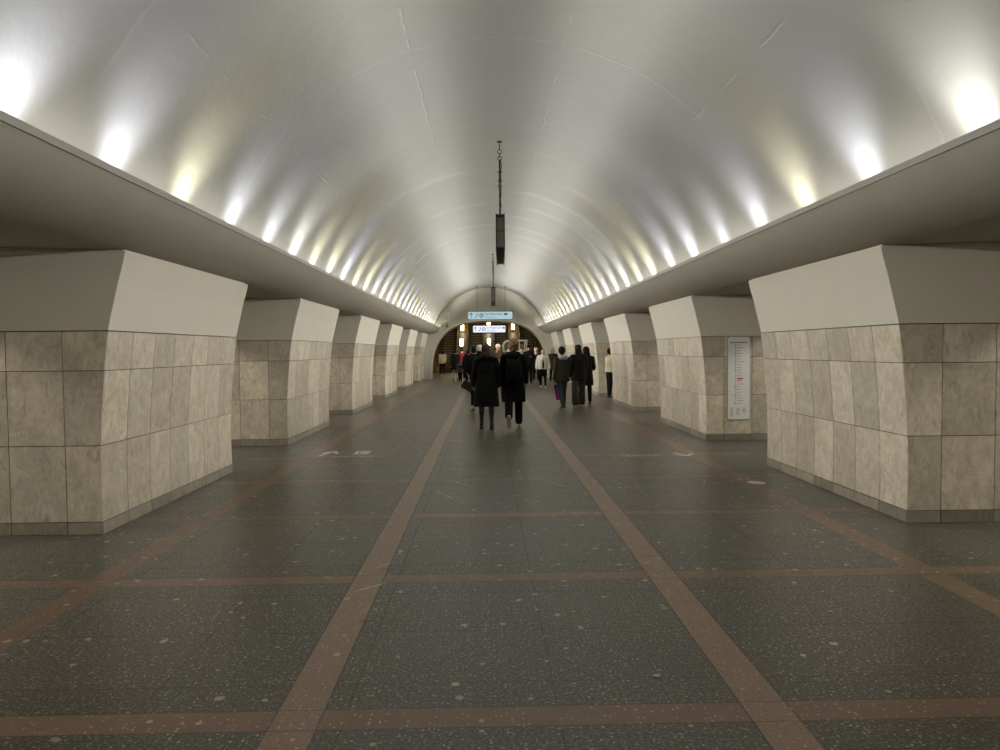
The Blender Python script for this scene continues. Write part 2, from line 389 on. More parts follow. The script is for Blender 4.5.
def lerp_tab(tab, z):
    if z <= tab[0][0]: return tab[0][1]
    for (a, va), (b_, vb) in zip(tab, tab[1:]):
        if z <= b_:
            t = (z - a) / (b_ - a); return va + (vb - va) * t
    return tab[-1][1]
def smooth_tab(tab, z):      # Catmull-Rom over (z, value)
    n = len(tab)
    for i in range(n - 1):
        if z <= tab[i + 1][0] or i == n - 2:
            z0, v1 = tab[i]; z1, v2 = tab[i + 1]; t = max(0, min(1, (z - z0) / (z1 - z0)))
            v0 = tab[i - 1][1] if i else v1; v3 = tab[i + 2][1] if i + 2 < n else v2
            return .5 * (2 * v1 + (v2 - v0) * t + (2 * v0 - 5 * v1 + 4 * v2 - v3) * t * t + (3 * v1 - v0 - 3 * v2 + v3) * t ** 3)

# ------------------------------------------------------------------ setting
fl = MB(); fl.box((-7.7, Y_BACK - .3, -.2), (7.7, 53, 0)); struct(fl.build('floor', 'floor'), 'dark grey polished granite floor with reddish stone strips')
# vault
prof = []
N = 72
a0 = math.asin((2.62 - ZC_V) / R_V)
for i in range(N + 1):
    a = a0 + (PI - 2 * a0) * i / N
    prof.append((R_V * math.cos(a), ZC_V + R_V * math.sin(a)))
vb = MB(); ys = [Y_BACK + (Y_END - Y_BACK) * j / 40 for j in range(41)]
vb.grid([[(x, y, z) for x, z in prof] for y in ys], flip=True)
outer = [((R_V + .25) * math.cos(a0 + (PI - 2 * a0) * i / N), ZC_V + (R_V + .25) * math.sin(a0 + (PI - 2 * a0) * i / N)) for i in range(N + 1)]
vb.grid([[(x, y, z) for x, z in outer] for y in (Y_BACK, Y_END)])
struct(vb.build('ceiling', 'vault', smooth=True), 'white painted barrel vault lit from behind the cornices')
# cornices with lamp trough
def bez(t):
    a, b, c = (2.785, 2.862), (2.885, 2.57), (3.40, 2.512)
    return tuple((1 - t) ** 2 * a[q] + 2 * t * (1 - t) * b[q] + t * t * c[q] for q in (0, 1))
CVIS = [bez(i / 56) for i in range(57)] + [(3.6, 2.515), (5.45, 2.56)]
CHID = [(5.45, 2.56), (5.45, 2.80), (3.6, 2.80), (3.30, 2.70), (3.10, 2.66), (2.97, 2.675), (2.88, 2.735), (2.83, 2.815), (2.812, 2.862), (2.785, 2.862)]
for s, nm in ((-1, 'left'), (1, 'right')):
    b_ = MB(); ysn = [Y_BACK + (Y_END - Y_BACK) * j / 30 for j in range(31)]
    b_.grid([[(s * x, y, z) for x, z in CVIS] for y in ysn], flip=(s < 0)); nv = len(b_.f)
    b_.grid([[(s * x, y, z) for x, z in CHID] for y in ysn], flip=(s < 0))
    o = struct(b_.build('cornice_' + nm, 'cornice'), 'smooth curved grey cornice running along the %s side under the vault' % nm)
    for i_, p in enumerate(o.data.polygons): p.use_smooth = i_ < nv
    l = MB(); y = Y_BACK; k = 0; r = random.Random(3 + s)
    while y < Y_END - .01:
        e = min(Y_END, y + 2.9); dz = r.uniform(-.003, .003); dx = r.uniform(-.002, .002)
        l.box((min(s * (2.772 + dx), s * 2.812), y, 2.852 + dz), (max(s * (2.772 + dx), s * 2.812), e - .0005, 2.903 + dz)); y = e
    l.build('lip_strip', 'lip', o)

# pillars -------------------------------------------------------------
PTAB = [(0, 3.60), (.38, 3.606), (.78, 3.598), (1.22, 3.568), (1.79, 3.508), (2.2, 3.412), (2.54, 3.328)]
def PX(z): return smooth_tab(PTAB, z)
XB = 5.4
ZROWS = [.112, .79, 1.452, 1.80]
def pillar(s, k, label, group):
    ya = PY0 + k * PIT_; yb = ya + PLEN; r = random.Random(100 + k * 7 + s)
    t = thing('pillar', label, 'pillar', (s * 4.5, (ya + yb) / 2, 0), 0, group)
    ox, oy = s * 4.5, (ya + yb) / 2
    cx = [.33, .50, .50, 1.0]
    def faces(zrows, ins, thick, mb, mi=0, jit=.0):
        def tile(P, u0, u1, z0, z1, nrm, cornerfix=None):
            g_ = .0042; u0 += g_; u1 -= g_; z0 += g_ * .8; z1 -= g_ * .8
            tint = (r.random(), r.random(), r.random())
            nz = 5; front = []; back = []
            for i in range(nz + 1):
                z = z0 + (z1 - z0) * i / nz
                front.append([P(u0, z), P(u1, z)]); back.append([P(u0, z) - nrm * thick, P(u1, z) - nrm * thick])
            rev = (front[0][1] - front[0][0]).cross(Vector((0, 0, 1))).dot(nrm) < 0
            mb.grid(front, mi, tint, flip=rev)
            L = [q[0] for q in front]; Rr = [q[1] for q in front]; Lb = [q[0] for q in back]; Rb = [q[1] for q in back]
            mb.grid([Lb, L], mi, tint, flip=not rev); mb.grid([Rr, Rb], mi, tint, flip=not rev)
            mb.grid([front[-1], back[-1]], mi, tint, flip=rev); mb.grid([back[0], front[0]], mi, tint, flip=rev)
        nx = Vector((-s, 0, 0))
        for z0, z1 in zip(zrows, zrows[1:]):
            w_ = [r.uniform(.93, 1.07) if False else 1 for _ in range(7)]; u = 0
            for c in range(7):
                d = PLEN / 7
                tile(lambda u_, z: Vector((s * (PX(z) - ins) - ox, ya + u_ - oy, z)), u, u + d, z0, z1, nx); u += d
            for yy, ny in ((ya - ins, Vector((0, -1, 0))), (yb + ins, Vector((0, 1, 0)))):
                u = 0
                for c, d in enumerate((.31, .49, .49, None)):
                    e = XB - 3.6 if d is None else u + d
                    def P(u_, z, u0=u):
                        X = 3.6 + u_
                        if u_ < .02: X = PX(z) + u_ - ins * .0
                        return Vector((s * X - ox, yy - oy, z))
                    tile(P, u, e, z0, z1, ny); u = e
            for c in range(7):
                d = PLEN / 7
                tile(lambda u_, z: Vector((s * (XB + ins) - ox, ya + u_ - oy, z)), c * d, (c + 1) * d, z0, z1, -nx)
    def core(z0, z1, ins, mb, mi, n=8):
        rings = []
        for i in range(n + 1):
            z = z0 + (z1 - z0) * i / n; x = PX(z) + ins
            rings.append([(s * x - ox, ya + ins - oy, z), (s * x - ox, yb - ins - oy, z), (s * (XB - ins) - ox, yb - ins - oy, z), (s * (XB - ins) - ox, ya + ins - oy, z)])
        if s > 0: rings = [q[::-1] for q in rings]
        mb.ring_tube(rings, mi)
    mb = MB(); core(0.0, 1.80, .012, mb, 1); faces(ZROWS, .0, .012, mb); mb.build('marble_cladding', ['marble', 'grout'], t)
    mb = MB(); faces([.0, .112], .002, .013, mb); mb.build('plinth', ['plinth'], t)
    mb = MB(); core(1.806, 2.498, .004, mb, 0, 12); core(2.498, 2.68, .035, mb, 0, 2)
    o = mb.build('plaster_panel', 'plaster', t)
    return t
ordl = ['nearest', 'second nearest', 'third', 'fourth', 'fifth', 'farthest']
for s, nm in ((-1, 'left'), (1, 'right')):
    for k in range(-1, 6):
        if k < 0: lb = 'marble-clad pillar on the %s beside the camera, just outside the view' % nm
        elif k == 1 and s == 1: lb = 'marble-clad pillar on the right with the white metro line map on its side'
        elif k == 5: lb = 'farthest marble-clad pillar on the %s, next to the white end arch' % nm
        elif k == 0: lb = 'nearest marble-clad pillar on the %s, cut by the edge of the photo' % nm
        else: lb = '%s marble-clad pillar from the camera along the %s side of the hall' % (ordl[k], nm)
        pillar(s, k, lb, 'marble pillars along the %s side' % nm)

# platform tunnels behind the pillars
for s, nm in ((-1, 'left'), (1, 'right')):
    b_ = MB(); pr_ = []
    for i in range(25):
        a = PI * i / 24
        pr_.append((7.25 + 1.95 * math.cos(a), 2.1 + 1.9 * math.sin(a)))
    P = [(9.2, -1.2)] + pr_ + [(5.3, 2.6)]
    b_.grid([[(s * x, y, z) for x, z in P] for y in (Y_BACK, Y_END)], flip=(s > 0))
    struct(b_.build('wall_platform_' + nm, 'platform_wall', smooth=False))
    b_ = MB(); b_.box((min(s * 7.7, s * 9.2), Y_BACK, -1.25), (max(s * 7.7, s * 9.2), Y_END, -1.1)); struct(b_.build('floor_track_' + nm, 'track'))
    b_ = MB(); b_.box((min(s * 3.6, s * 5.4), Y_BACK, 0), (max(s * 3.6, s * 5.4), -2.2, 2.60)); struct(b_.build('wall_rear_' + nm, 'plaster'))
b_ = MB(); b_.box((-9.3, Y_BACK - .25, -1.3), (9.3, Y_BACK, 5.6)); struct(b_.build('wall_back', 'endwall'))

# end wall with arched opening
AR_A, AR_B, AR_N = 3.36, 3.25, 2.75
def arch_pts(n=48, grow=0):
    P = []
    for i in range(n + 1):
        a = PI * i / n; c_, s_ = math.cos(a), math.sin(a)
        P.append(((AR_A + grow) * math.copysign(abs(c_) ** (2 / AR_N), c_), (AR_B + grow) * abs(s_) ** (2 / AR_N)))
    return P
b_ = MB(); A = arch_pts(); n = len(A)
def outer_pt(i):
    x, z = A[i]; a = PI * i / (n - 1)
    c_, s_ = math.cos(a), math.sin(a); m_ = max(abs(c_) / 9.3, abs(s_) / 5.6)
    return (c_ / m_, s_ / m_)
O_ = [outer_pt(i) for i in range(n)]
T_ = 1.1
fr, fo = [(x, Y_END, z) for x, z in A], [(x, Y_END, z) for x, z in O_]
bk, bo = [(x * .985, Y_END + T_, z * .99) for x, z in A], [(x, Y_END + T_, z) for x, z in O_]
b_.grid([fr, fo], flip=True); b_.grid([bk, bo]); b_.grid([fr, bk])
ew = struct(b_.build('wall_end', 'endwall'), 'cream plaster end wall with a wide arched opening')
for p in ew.data.polygons: p.use_smooth = abs(p.normal.y) < .5
# slim raised edge round the arch
b_ = MB(); A1 = arch_pts(48, -.0); A2 = arch_pts(48, .05)
b_.grid([[(x, Y_END - .04, z) for x, z in A1], [(x, Y_END - .04, z) for x, z in A2]], flip=True)
b_.grid([[(x, Y_END - .04, z) for x, z in A2], [(x, Y_END + .01, z) for x, z in A2]], flip=True)
b_.grid([[(x, Y_END + .01, z) for x, z in A1], [(x, Y_END - .04, z) for x, z in A1]], flip=True)
struct(b_.build('trim_arch', 'white_paint'))

# escalator hall shell -------------------------------------------------
HE = 50.6; SL = math.tan(math.radians(30)); YT = 68.0
b_ = MB(); b_.box((-5.3, Y_END + T_, 0), (-5.0, HE, 5.2)); struct(b_.build('wall_hall_left', 'endwall'))
b_ = MB(); b_.box((5.0, Y_END + T_, 0), (5.3, HE, 5.2)); struct(b_.build('wall_hall_right', 'endwall'))
b_ = MB(); b_.box((-5.3, Y_END + T_, 4.9), (5.3, HE, 5.2)); struct(b_.build('ceiling_hall', 'endwall'))
b_ = MB(); rows = []
for y in (HE, YT):
    z0 = (y - HE) * SL; rows.append([(5.0 * math.cos(PI * i / 24), y, z0 + 1.2 + 3.7 * math.sin(PI * i / 24)) for i in range(25)])
for rr, y in zip(rows, (HE, YT)):
    rr.insert(0, (5.0, y, (y - HE) * SL - .6)); rr.append((-5.0, y, (y - HE) * SL - .6))
b_.grid(rows); b_.face([len(b_.v) - 1 - i for i in range(27)])
struct(b_.build('ceiling_escalator_tunnel', 'tunnel', smooth=False))

b_ = MB(); b_.prism([(HE + .3, -.02), (YT, (YT - HE - .3) * SL - .02), (YT, -.6), (HE + .3, -.6)], 'x', -4.98, 4.98); struct(b_.build('floor_ramp', 'tunnel'))
# escalators -----------------------------------------------------------
def escalator(X, label):
    t = thing('escalator', label, 'escalator', (X, 49.4, 0), 0, 'escalators rising beyond the arch')
    hw = .50
    b_ = MB(); y, z = .9, .012
    b_.box((-hw, .55, 0), (hw, .9, .012), 0)
    for i in range(44):
        run, rise = .347, .2
        if i == 0: rise = .07
        if i == 1: rise = .14
        b_.face([len(b_.v) + q for q in (0, 1, 2, 3)], 1); b_.v += [(-hw, y, z), (hw, y, z), (hw, y, z + rise * .80), (-hw, y, z + rise * .80)]
        b_.face([len(b_.v) + q for q in (0, 1, 2, 3)], 0); b_.v += [(-hw, y - .008, z + rise * .80), (hw, y - .008, z + rise * .80), (hw, y - .008, z + rise), (-hw, y - .008, z + rise)]
        b_.face([len(b_.v) + q for q in (0, 1, 2, 3)], 0); b_.v += [(-hw, y - .008, z + rise), (hw, y - .008, z + rise), (hw, y + run, z + rise), (-hw, y + run, z + rise)]
        y += run; z += rise
    b_.build('step_band', ['step_tread', 'step_riser'], t)
    b_ = MB(); b_.box((-hw, 0, 0), (hw, .55, .02)); b_.build('comb_plate', 'steel', t)
for X, lb in ((-3, 'leftmost escalator beyond the arch, its brown steps rising past the cream puffer jacket'),
              (-1, 'second escalator from the left, rising between the lamp balustrades'),
              (1, 'third escalator from the left, rising behind the crowd'),
              (3, 'rightmost escalator beyond the arch, behind the white booth')):
    escalator(X, lb)
def island(X, label, W_=.465):
    t = thing('balustrade', label, 'balustrade', (X, 49.4, 0), 0, 'wooden balustrades between the escalators')
    hw = W_
    pr_ = [(-.35, 0), (-.35, .82), (.9, .90), (1.6, 1.05), (17.0, 1.05 + 15.4 * SL), (17.0, 8.2), (1.2, 0)]
    b_ = MB(); b_.prism(pr_, 'x', -hw, hw); b_.build('deck', 'wood', t)
    for sx in (-1, 1):
        b_ = MB(); x = sx * (hw - .045)
        for (y0, z0), (y1, z1) in zip(pr_[1:4], pr_[2:5]):
            b_.prism([(y0, z0 - .01), (y1, z1 - .01), (y1, z1 + .03), (y0, z0 + .03)], 'x', x - .04, x + .04)
        b_.box((x - .04, -.37, .02), (x + .04, -.34, .82)); b_.build('brass_trim', 'brass', t)
        if abs(X) > 4 and sx * X > 0: continue
        b_ = MB(); x = sx * (hw - .03)
        pts = [(x, -.38, .55), (x, -.42, .78), (x, -.25, .97), (x, .9, 1.0), (x, 1.6, 1.17), (x, 16.5, 1.17 + 14.9 * SL)]
        b_.sweep(pts, [(.04, .03)] * 6, k=8, sub=4); b_.build('handrail', 'rubber', t)
for X, lb in ((-4.2, 'wooden balustrade at the left wall of the escalator tunnel'), (-2, 'wooden balustrade with lamps between the two left escalators'),
              (0, 'wooden balustrade with a lamp between the two middle escalators'), (2, 'wooden balustrade with lamps between the two right escalators'),
              (4.2, 'wooden balustrade at the right wall of the escalator tunnel')):
    island(X, lb, .62 if abs(X) > 4 else .465)
def torch(X, Y, zc, label):
    zd = 1.05 + (Y - 49.4 - 1.6) * SL if Y - 49.4 > 1.6 else .9 + max(0, (Y - 50.3)) * .2
    t = thing('torchiere_lamp', label, 'lamp', (X, Y, zd), 0, 'glowing lamps on the escalator balustrades')
    h = zc - zd
    b_ = MB(); b_.cyl((0, 0, -.04), (0, 0, .10), .10, 16, r2=.06); b_.cyl((0, 0, .1), (0, 0, h - .3), .035, 12); b_.cyl((0, 0, h - .33), (0, 0, h - .27), .06, 16, r2=.13); b_.build('stem', 'brass', t)
    b_ = MB(); b_.cyl((0, 0, h - .27), (0, 0, h + .25), .115, 18, r2=.125); b_.build('glass_shade', 'lamp_glass', t, True)
    b_ = MB(); b_.cyl((0, 0, h + .25), (0, 0, h + .30), .14, 18, r2=.05); b_.build('cap', 'brass', t)
torch(-2.0, 50.9, 2.2, 'lower glowing cylinder lamp on the left balustrade, above the red jacket')
torch(0.02, 50.9, 2.2, 'glowing cylinder lamp on the middle balustrade, above the brown-haired woman')
torch(-2.05, 54.6, 3.42, 'upper glowing lamp on the left balustrade, near the arch crown')
torch(0.02, 54.6, 3.55, 'upper glowing lamp on the middle balustrade, behind the white lit sign')
torch(1.95, 54.6, 3.48, 'upper glowing lamp on the right balustrade, near the arch crown')

# attendant booth
t = thing('booth', 'white framed attendant booth with rounded roof in front of the escalators', 'booth', (1.74, 46.6, 0))
b_ = MB(); b_.box((-.80, -.6, 0), (.80, .6, .95)); b_.build('base', 'white_paint', t)
b_ = MB()
for x in (-.76, -.10, .28, .64, .77):
    b_.box((x - .03, -.6, .95), (x + .03, -.54, 1.95 if x < -.5 else 2.18))
b_.box((-.8, -.61, 1.5), (.8, -.55, 1.56)); b_.build('front_frame', 'white_paint', t)
b_ = MB(); b_.box((.74, .54, .95), (.8, .6, 2.2)); b_.build('rear_post', 'white_paint', t); b_ = MB(); b_.box((-.8, .54, .95), (-.74, .6, 1.95)); b_.build('rear_post', 'white_paint', t)
b_ = MB(); b_.box((-.77, -.575, .95), (.77, -.565, 2.0)); b_.box((-.77, -.56, .95), (-.765, .56, 1.95)); b_.box((.765, -.56, .95), (.77, .56, 2.15)); b_.build('window_glass', 'glass', t)
pr_ = [(.84, 2.18)] + [(.84, 2.27)] + [(-.35 + .50 * math.cos(PI / 2 + PI / 2 * i / 8), 1.80 + .50 * math.sin(PI / 2 + PI / 2 * i / 8)) for i in range(9)] + [(-.35 + .40 * math.cos(PI - PI / 2 * i / 8), 1.80 + .38 * math.sin(PI - PI / 2 * i / 8)) for i in range(9)]
b_ = MB(); b_.prism(pr_, 'y', -.64, .64); b_.build('roof', 'white_paint', t)

# ------------------------------------------------------------------ text
def text_mesh(txt, size, name, m, parent, loc, rot=(PI / 2, 0, 0), ext=.002, align='LEFT', sx=1.0):
    cu = bpy.data.curves.new(name, 'FONT'); cu.body = txt; cu.size = size; cu.extrude = ext; cu.align_x = align; cu.resolution_u = 2
    o = bpy.data.objects.new(name + '_tmp', cu); C.objects.link(o); dg = bpy.context.evaluated_depsgraph_get()
    me = bpy.data.meshes.new_from_object(o.evaluated_get(dg)); C.objects.unlink(o); bpy.data.objects.remove(o)
    me.materials.clear(); me.materials.append(MT[m]); r = bpy.data.objects.new(name, me); C.objects.link(r)
    if parent: r.parent = parent
    r.location = loc; r.rotation_euler = rot; r.scale = (sx, 1, 1); return r
def disc(b_, cx, y0, y1, cz, r, k=20, mi=0): b_.cyl((cx, y0, cz), (cx, y1, cz), r, k, mi)
def rounded(x0, z0, x1, z1, r, n=6):
    P = []
    for cx, cz, a0_ in ((x1 - r, z1 - r, 0), (x0 + r, z1 - r, PI / 2), (x0 + r, z0 + r, PI), (x1 - r, z0 + r, 1.5 * PI)):
        for i in range(n + 1): P.append((cx + r * math.cos(a0_ + PI / 2 * i / n), cz + r * math.sin(a0_ + PI / 2 * i / n)))
    return P
def way_sign(loc, W, H, face, framem, label, rods, ink, ink2):
    t = thing('direction_sign', label, 'sign', loc)
    b_ = MB(); b_.prism(rounded(-W / 2, -H / 2, W / 2, H / 2, .06), 'y', 0, .16); b_.build('housing', framem, t)
    b_ = MB(); b_.prism(rounded(-W / 2 + .055, -H / 2 + .055, W / 2 - .055, H / 2 - .055, .045), 'y', -.006, .002); b_.build('lit_face', face, t)
    y0, y1 = -.012, -.006; x = -W / 2 + .20; u = H / .48
    b_ = MB()   # arrow
    b_.box((x - .018, y0, -.13 * u), (x + .018, y1, .10 * u)); b_.prism([(x, .15 * u), (x - .095, .04 * u), (x - .055, .04 * u), (x, .10 * u), (x + .055, .04 * u), (x + .095, .04 * u)], 'y', y0, y1); b_.build('arrow', ink, t)
    x += .30; b_ = MB()   # escalator pictogram
    b_.prism([(x - .10, -.12 * u), (x - .02, -.12 * u), (x + .08, .02 * u), (x + .08, .12 * u), (x + .045, .12 * u), (x + .045, .04 * u), (x - .04, -.085 * u), (x - .10, -.085 * u)], 'y', y0, y1); disc(b_, x - .03, y0, y1, .07 * u, .025); b_.build('escalator_pictogram', ink2, t)
    x += .26; b_ = MB(); k = 28
    ro, ri = .105 * u, .065 * u
    for j in range(k):
        a, c_ = 2 * PI * j / k, 2 * PI * (j + 1) / k
        b_.prism([(x + ri * math.cos(a), ri * math.sin(a)), (x + ro * math.cos(a), ro * math.sin(a)), (x + ro * math.cos(c_), ro * math.sin(c_)), (x + ri * math.cos(c_), ri * math.sin(c_))], 'y', y0, y1)
    b_.build('line_ring', ink, t)
    text_mesh('5', .13 * u, 'line_number', ink, t, (x, y1 - .002, -.045 * u), align='CENTER')
    x += .17
    text_mesh('Октябрьская', .165 * u, 'lettering', ink, t, (x, y1 - .002, .02 * u), sx=.85)
    text_mesh('Oktyabrskaya', .105 * u, 'small_lettering', ink2, t, (x, y1 - .002, -.12 * u), sx=.9)
    x += 1.02 * u ** .3; b_ = MB(); b_.prism(rounded(x, .02 * u, x + .19, .11 * u, .02, 3), 'y', y0, y1); b_.build('exit_pictogram', ink, t)
    for rx, z1 in rods:
        b_ = MB(); b_.cyl((rx, .08, H / 2 - .01), (rx, .08, z1 - loc[2]), .012, 8); b_.cyl((rx, .08, z1 - loc[2] - .05), (rx, .08, z1 - loc[2]), .04, 10); b_.build('hanger_rod', 'steel', t)
    return t
def vz(x, d=0): return ZC_V + math.sqrt(R_V ** 2 - x * x) + d
way_sign((.05, 37.0, 3.46), 2.47, .50, 'sign_blue', 'sign_frame', 'pale blue lit direction sign hanging under the vault before the arch', ((-.70, vz(-.65)), (.80, vz(.85))), 'sign_text', 'sign_text_grey')
way_sign((.03, 46.0, 3.01), 2.26, .55, 'sign_white', 'black', 'white lit direction sign hanging lower beyond the arch', ((-.70, 4.9), (.70, 4.9)), 'sign_text_grey', 'sign_text_grey')

# hanging boxes seen end-on
def hang_box(x, y, z0, z1, L, label):
    t = thing('hanging_sign_box', label, 'sign', (x, y, z0), -math.atan2(x + .195, y), 'narrow boxes hanging from the crown of the vault')
    w_ = .072; h = z1 - z0
    b_ = MB(); b_.box((-w_ + .012, .02, .012), (w_ - .012, L - .02, h - .012)); b_.build('casing', 'box_grey', t)
    b_ = MB()
    b_.box((-w_ - .004, 0, -.03), (-w_ + .013, L, h + .012)); b_.box((w_ - .013, 0, -.03), (w_ + .004, L, h + .012)); b_.build('side_panel', 'dark_metal', t)
    b_ = MB(); b_.box((-w_ + .012, .01, -.004), (w_ - .012, L - .01, .012)); b_.box((-w_ + .012, .004, h - .05), (w_ - .012, L, h - .002)); b_.box((-w_ + .012, .014, h * .49), (w_ - .012, .019, h * .51)); b_.build('end_frame', 'dark_metal', t)
    for yy in (.12, L - .15):
        top = vz(x) - z0
        b_ = MB(); b_.cyl((0, yy, h - .01), (0, yy, top - .32), .016, 8); b_.build('rod', 'dark_metal', t)
        b_ = MB()
        for q in range(3):
            zc = top - .29 + q * .055; vert = q % 2
            for a in range(12):
                A1_, A2_ = 2 * PI * a / 12, 2 * PI * (a + 1) / 12; rr = .034
                P1 = (rr * math.cos(A1_) * (1 - vert), yy + rr * math.cos(A1_) * vert, zc + rr * math.sin(A1_)); P2 = (rr * math.cos(A2_) * (1 - vert), yy + rr * math.cos(A2_) * vert, zc + rr * math.sin(A2_))
                b_.cyl(P1, P2, .007, 6)
        b_.cyl((0, yy, top - .15), (0, yy, top), .008, 6); b_.box((-.04, yy - .012, top - .025), (.04, yy + .012, top + .0)); b_.build('chain_hook', 'dark_metal', t)
        b_ = MB(); b_.sweep([(.012, yy, top - .30), (.03, yy, top - .42), (.015, yy, top - .55), (.028, yy, top - .70)], [.006] * 4, k=6); b_.build('cable', 'dark_metal', t)
hang_box(.062, 11.63, 3.32, 3.876, 2.25, 'narrow grey-brown box hanging end-on from the vault, the nearer and larger')
hang_box(.085, 25.26, 3.36, 3.905, 2.25, 'narrow beige box hanging end-on from the vault, the farther and smaller')

# line map on second right pillar
yf = PY0 + PIT_
t = thing('line_map_panel', 'tall white metro line map with rounded corners on the second right pillar', 'panel', (4.16, yf - .001, .36))
b_ = MB(); b_.prism(rounded(-.2, 0, .2, 1.44, .045), 'y', -.024, 0); b_.build('frame', 'panel_edge', t)
b_ = MB(); b_.prism(rounded(-.19, .01, .19, 1.43, .038), 'y', -.027, -.02); b_.build('board', 'panel', t)
rp = random.Random(8)
b_ = MB(); yq0, yq1 = -.0285, -.027
b_.cyl((-.135, yq0, 1.335), (-.135, yq1, 1.335), .016, 14); b_.box((-.11, yq0, 1.328), (.14, yq1, 1.342)); b_.build('header', 'ink', t)
b_ = MB(); b_.box((-.067, yq0, .27), (-.061, yq1, 1.31)); b_.build('route_line', 'ink_soft', t)
b_ = MB(); st = MB()
zz = 1.29; i = 0
while zz > .28:
    if i != 12:
        L = rp.uniform(.05, .13); b_.box((-.045, yq0, zz - .004), (-.045 + L, yq1, zz + .004)); 
        if i % 3 == 0: st.box((-.085, yq0, zz - .004), (-.050, yq1, zz + .004))
    zz -= .048; i += 1
b_.build('station_lettering', 'ink_soft', t); st.build('tick_pattern', 'ink', t)
b_ = MB(); b_.box((-.04, yq0, .70), (.07, yq1, .725)); b_.box((-.02, yq0, .675), (.05, yq1, .683)); b_.build('current_station', 'red_ink', t)
b_ = MB()
for c in range(3):
    for q in range(9 - 2 * c):
        b_.box((-.15 + c * .105, yq0, .20 - q * .018), (-.15 + c * .105 + rp.uniform(.04, .075), yq1, .207 - q * .018))
b_.build('fine_print', 'ink_soft', t)

# floor markings
t = thing('floor_marking', 'brown worn floor sticker with white arrow and pictogram, on the left', 'floor marking', (-2.3, 10.7, 0))
b_ = MB(); b_.box((-.66, -.42, .0), (.62, .42, .002)); b_.build('backing', 'decal_brown', t)
b_ = MB(); b_.prism([(-.47, .20), (-.22, .40), (-.12, .40), (.03, .12), (-.05, .10), (-.19, .27), (-.22, .22), (-.36, -.12), (-.44, -.12), (-.31, .20), (-.40, .14)], 'z', .002, .0035)
b_.v = [(-.52 + (x + .47) * .62, y - .02, z) for x, y, z in b_.v]; b_.build('arrow', 'decal_white', t)
b_ = MB(); b_.box((.02, .02, .002), (.25, .09, .0035)); b_.box((.02, .30, .002), (.25, .36, .0035)); b_.box((.02, .09, .002), (.07, .30, .0035)); b_.box((.11, .13, .002), (.25, .25, .0035)); b_.build('pictogram', 'decal_white', t)
text_mesh('ВЫХОД В ГОРОД', .17, 'lettering', 'decal_text', t, (-.26, -.26, .0022), rot=(0, 0, 0), ext=.0006, sx=.44)
t = thing('floor_marking', 'small white arrow and faded lettering worn into the floor, on the right', 'floor marking', (2.4, 10.25, 0))
text_mesh('ПЕРЕХОД', .22, 'lettering', 'decal_text', t, (-.58, -.07, .001), rot=(0, 0, 0), ext=.0006, sx=.55)
b_ = MB(); b_.prism([(.19, .06), (.24, -.02), (.36, -.10), (.42, -.10), (.56, .14), (.50, .16), (.39, .0), (.31, .26), (.24, .26), (.33, -.02), (.27, .02), (.23, .08)], 'z', .0, .003); b_.build('arrow', 'decal_white', t)
b_ = MB(); b_.prism([(-.05, -.06), (.05, -.09), (.11, -.02), (.06, .07), (-.03, .09), (-.10, .03)], 'z', 0, .006)
o = b_.build('paper_scrap', 'paper'); o.location = (2.984, 8.06, 0.001); tag(o, 'white scrap of paper on the floor near the right pillar', 'litter')
for (x, y, s_, lb) in ((2.01, 4.86, .035, 'tiny white paper scrap on the cross strip at the right'), (-.36, 3.25, .028, 'small pale paper fleck on the floor, low and left of centre'),
                       (.62, 3.30, .02, 'small pale paper fleck on the floor, low and right of centre')):
    b_ = MB(); r = random.Random(int(x * 100)); b_.prism([(s_ * r.uniform(.6, 1.1) * math.cos(2 * PI * a / 7), s_ * .7 * r.uniform(.6, 1.1) * math.sin(2 * PI * a / 7)) for a in range(7)], 'z', 0, .004)
    o = b_.build('paper_fleck', 'paper'); o.location = (x, y, .001); tag(o, lb, 'litter')

# pale scratches worn into the stone
FLOOR = bpy.data.objects['floor']
for (x0, y0, x1, y1, w_) in ((-.81, 7.895, -.557, 7.399, .010), (-.645, 8.496, -.34, 7.98, .007), (-1.05, 5.039, -.91, 5.2, .010), (-1.097, 4.558, -.903, 4.726, .014),
                             (.412, 8.556, .742, 7.967, .005), (2.50, 8.411, 2.292, 7.864, .006), (2.329, 7.027, 2.917, 6.765, .006), (1.329, 8.36, 1.434, 7.921, .004)):
    d_ = Vector((x1 - x0, y1 - y0, 0)); n_ = Vector((-d_.y, d_.x, 0)).normalized(); b_ = MB(); r = random.Random(int(x0 * 999)); L_, R_ = [], []
    for i in range(9):
        t_ = i / 8; c_ = Vector((x0, y0, .0008)) + d_ * t_ + n_ * r.uniform(-.004, .004); q = w_ * (.25 + math.sin(PI * t_)) * r.uniform(.5, 1.1) * .6
        L_.append(c_ + n_ * q); R_.append(c_ - n_ * q)
    b_.grid([L_, R_]); o = b_.build('scratch', 'decal_text', FLOOR)

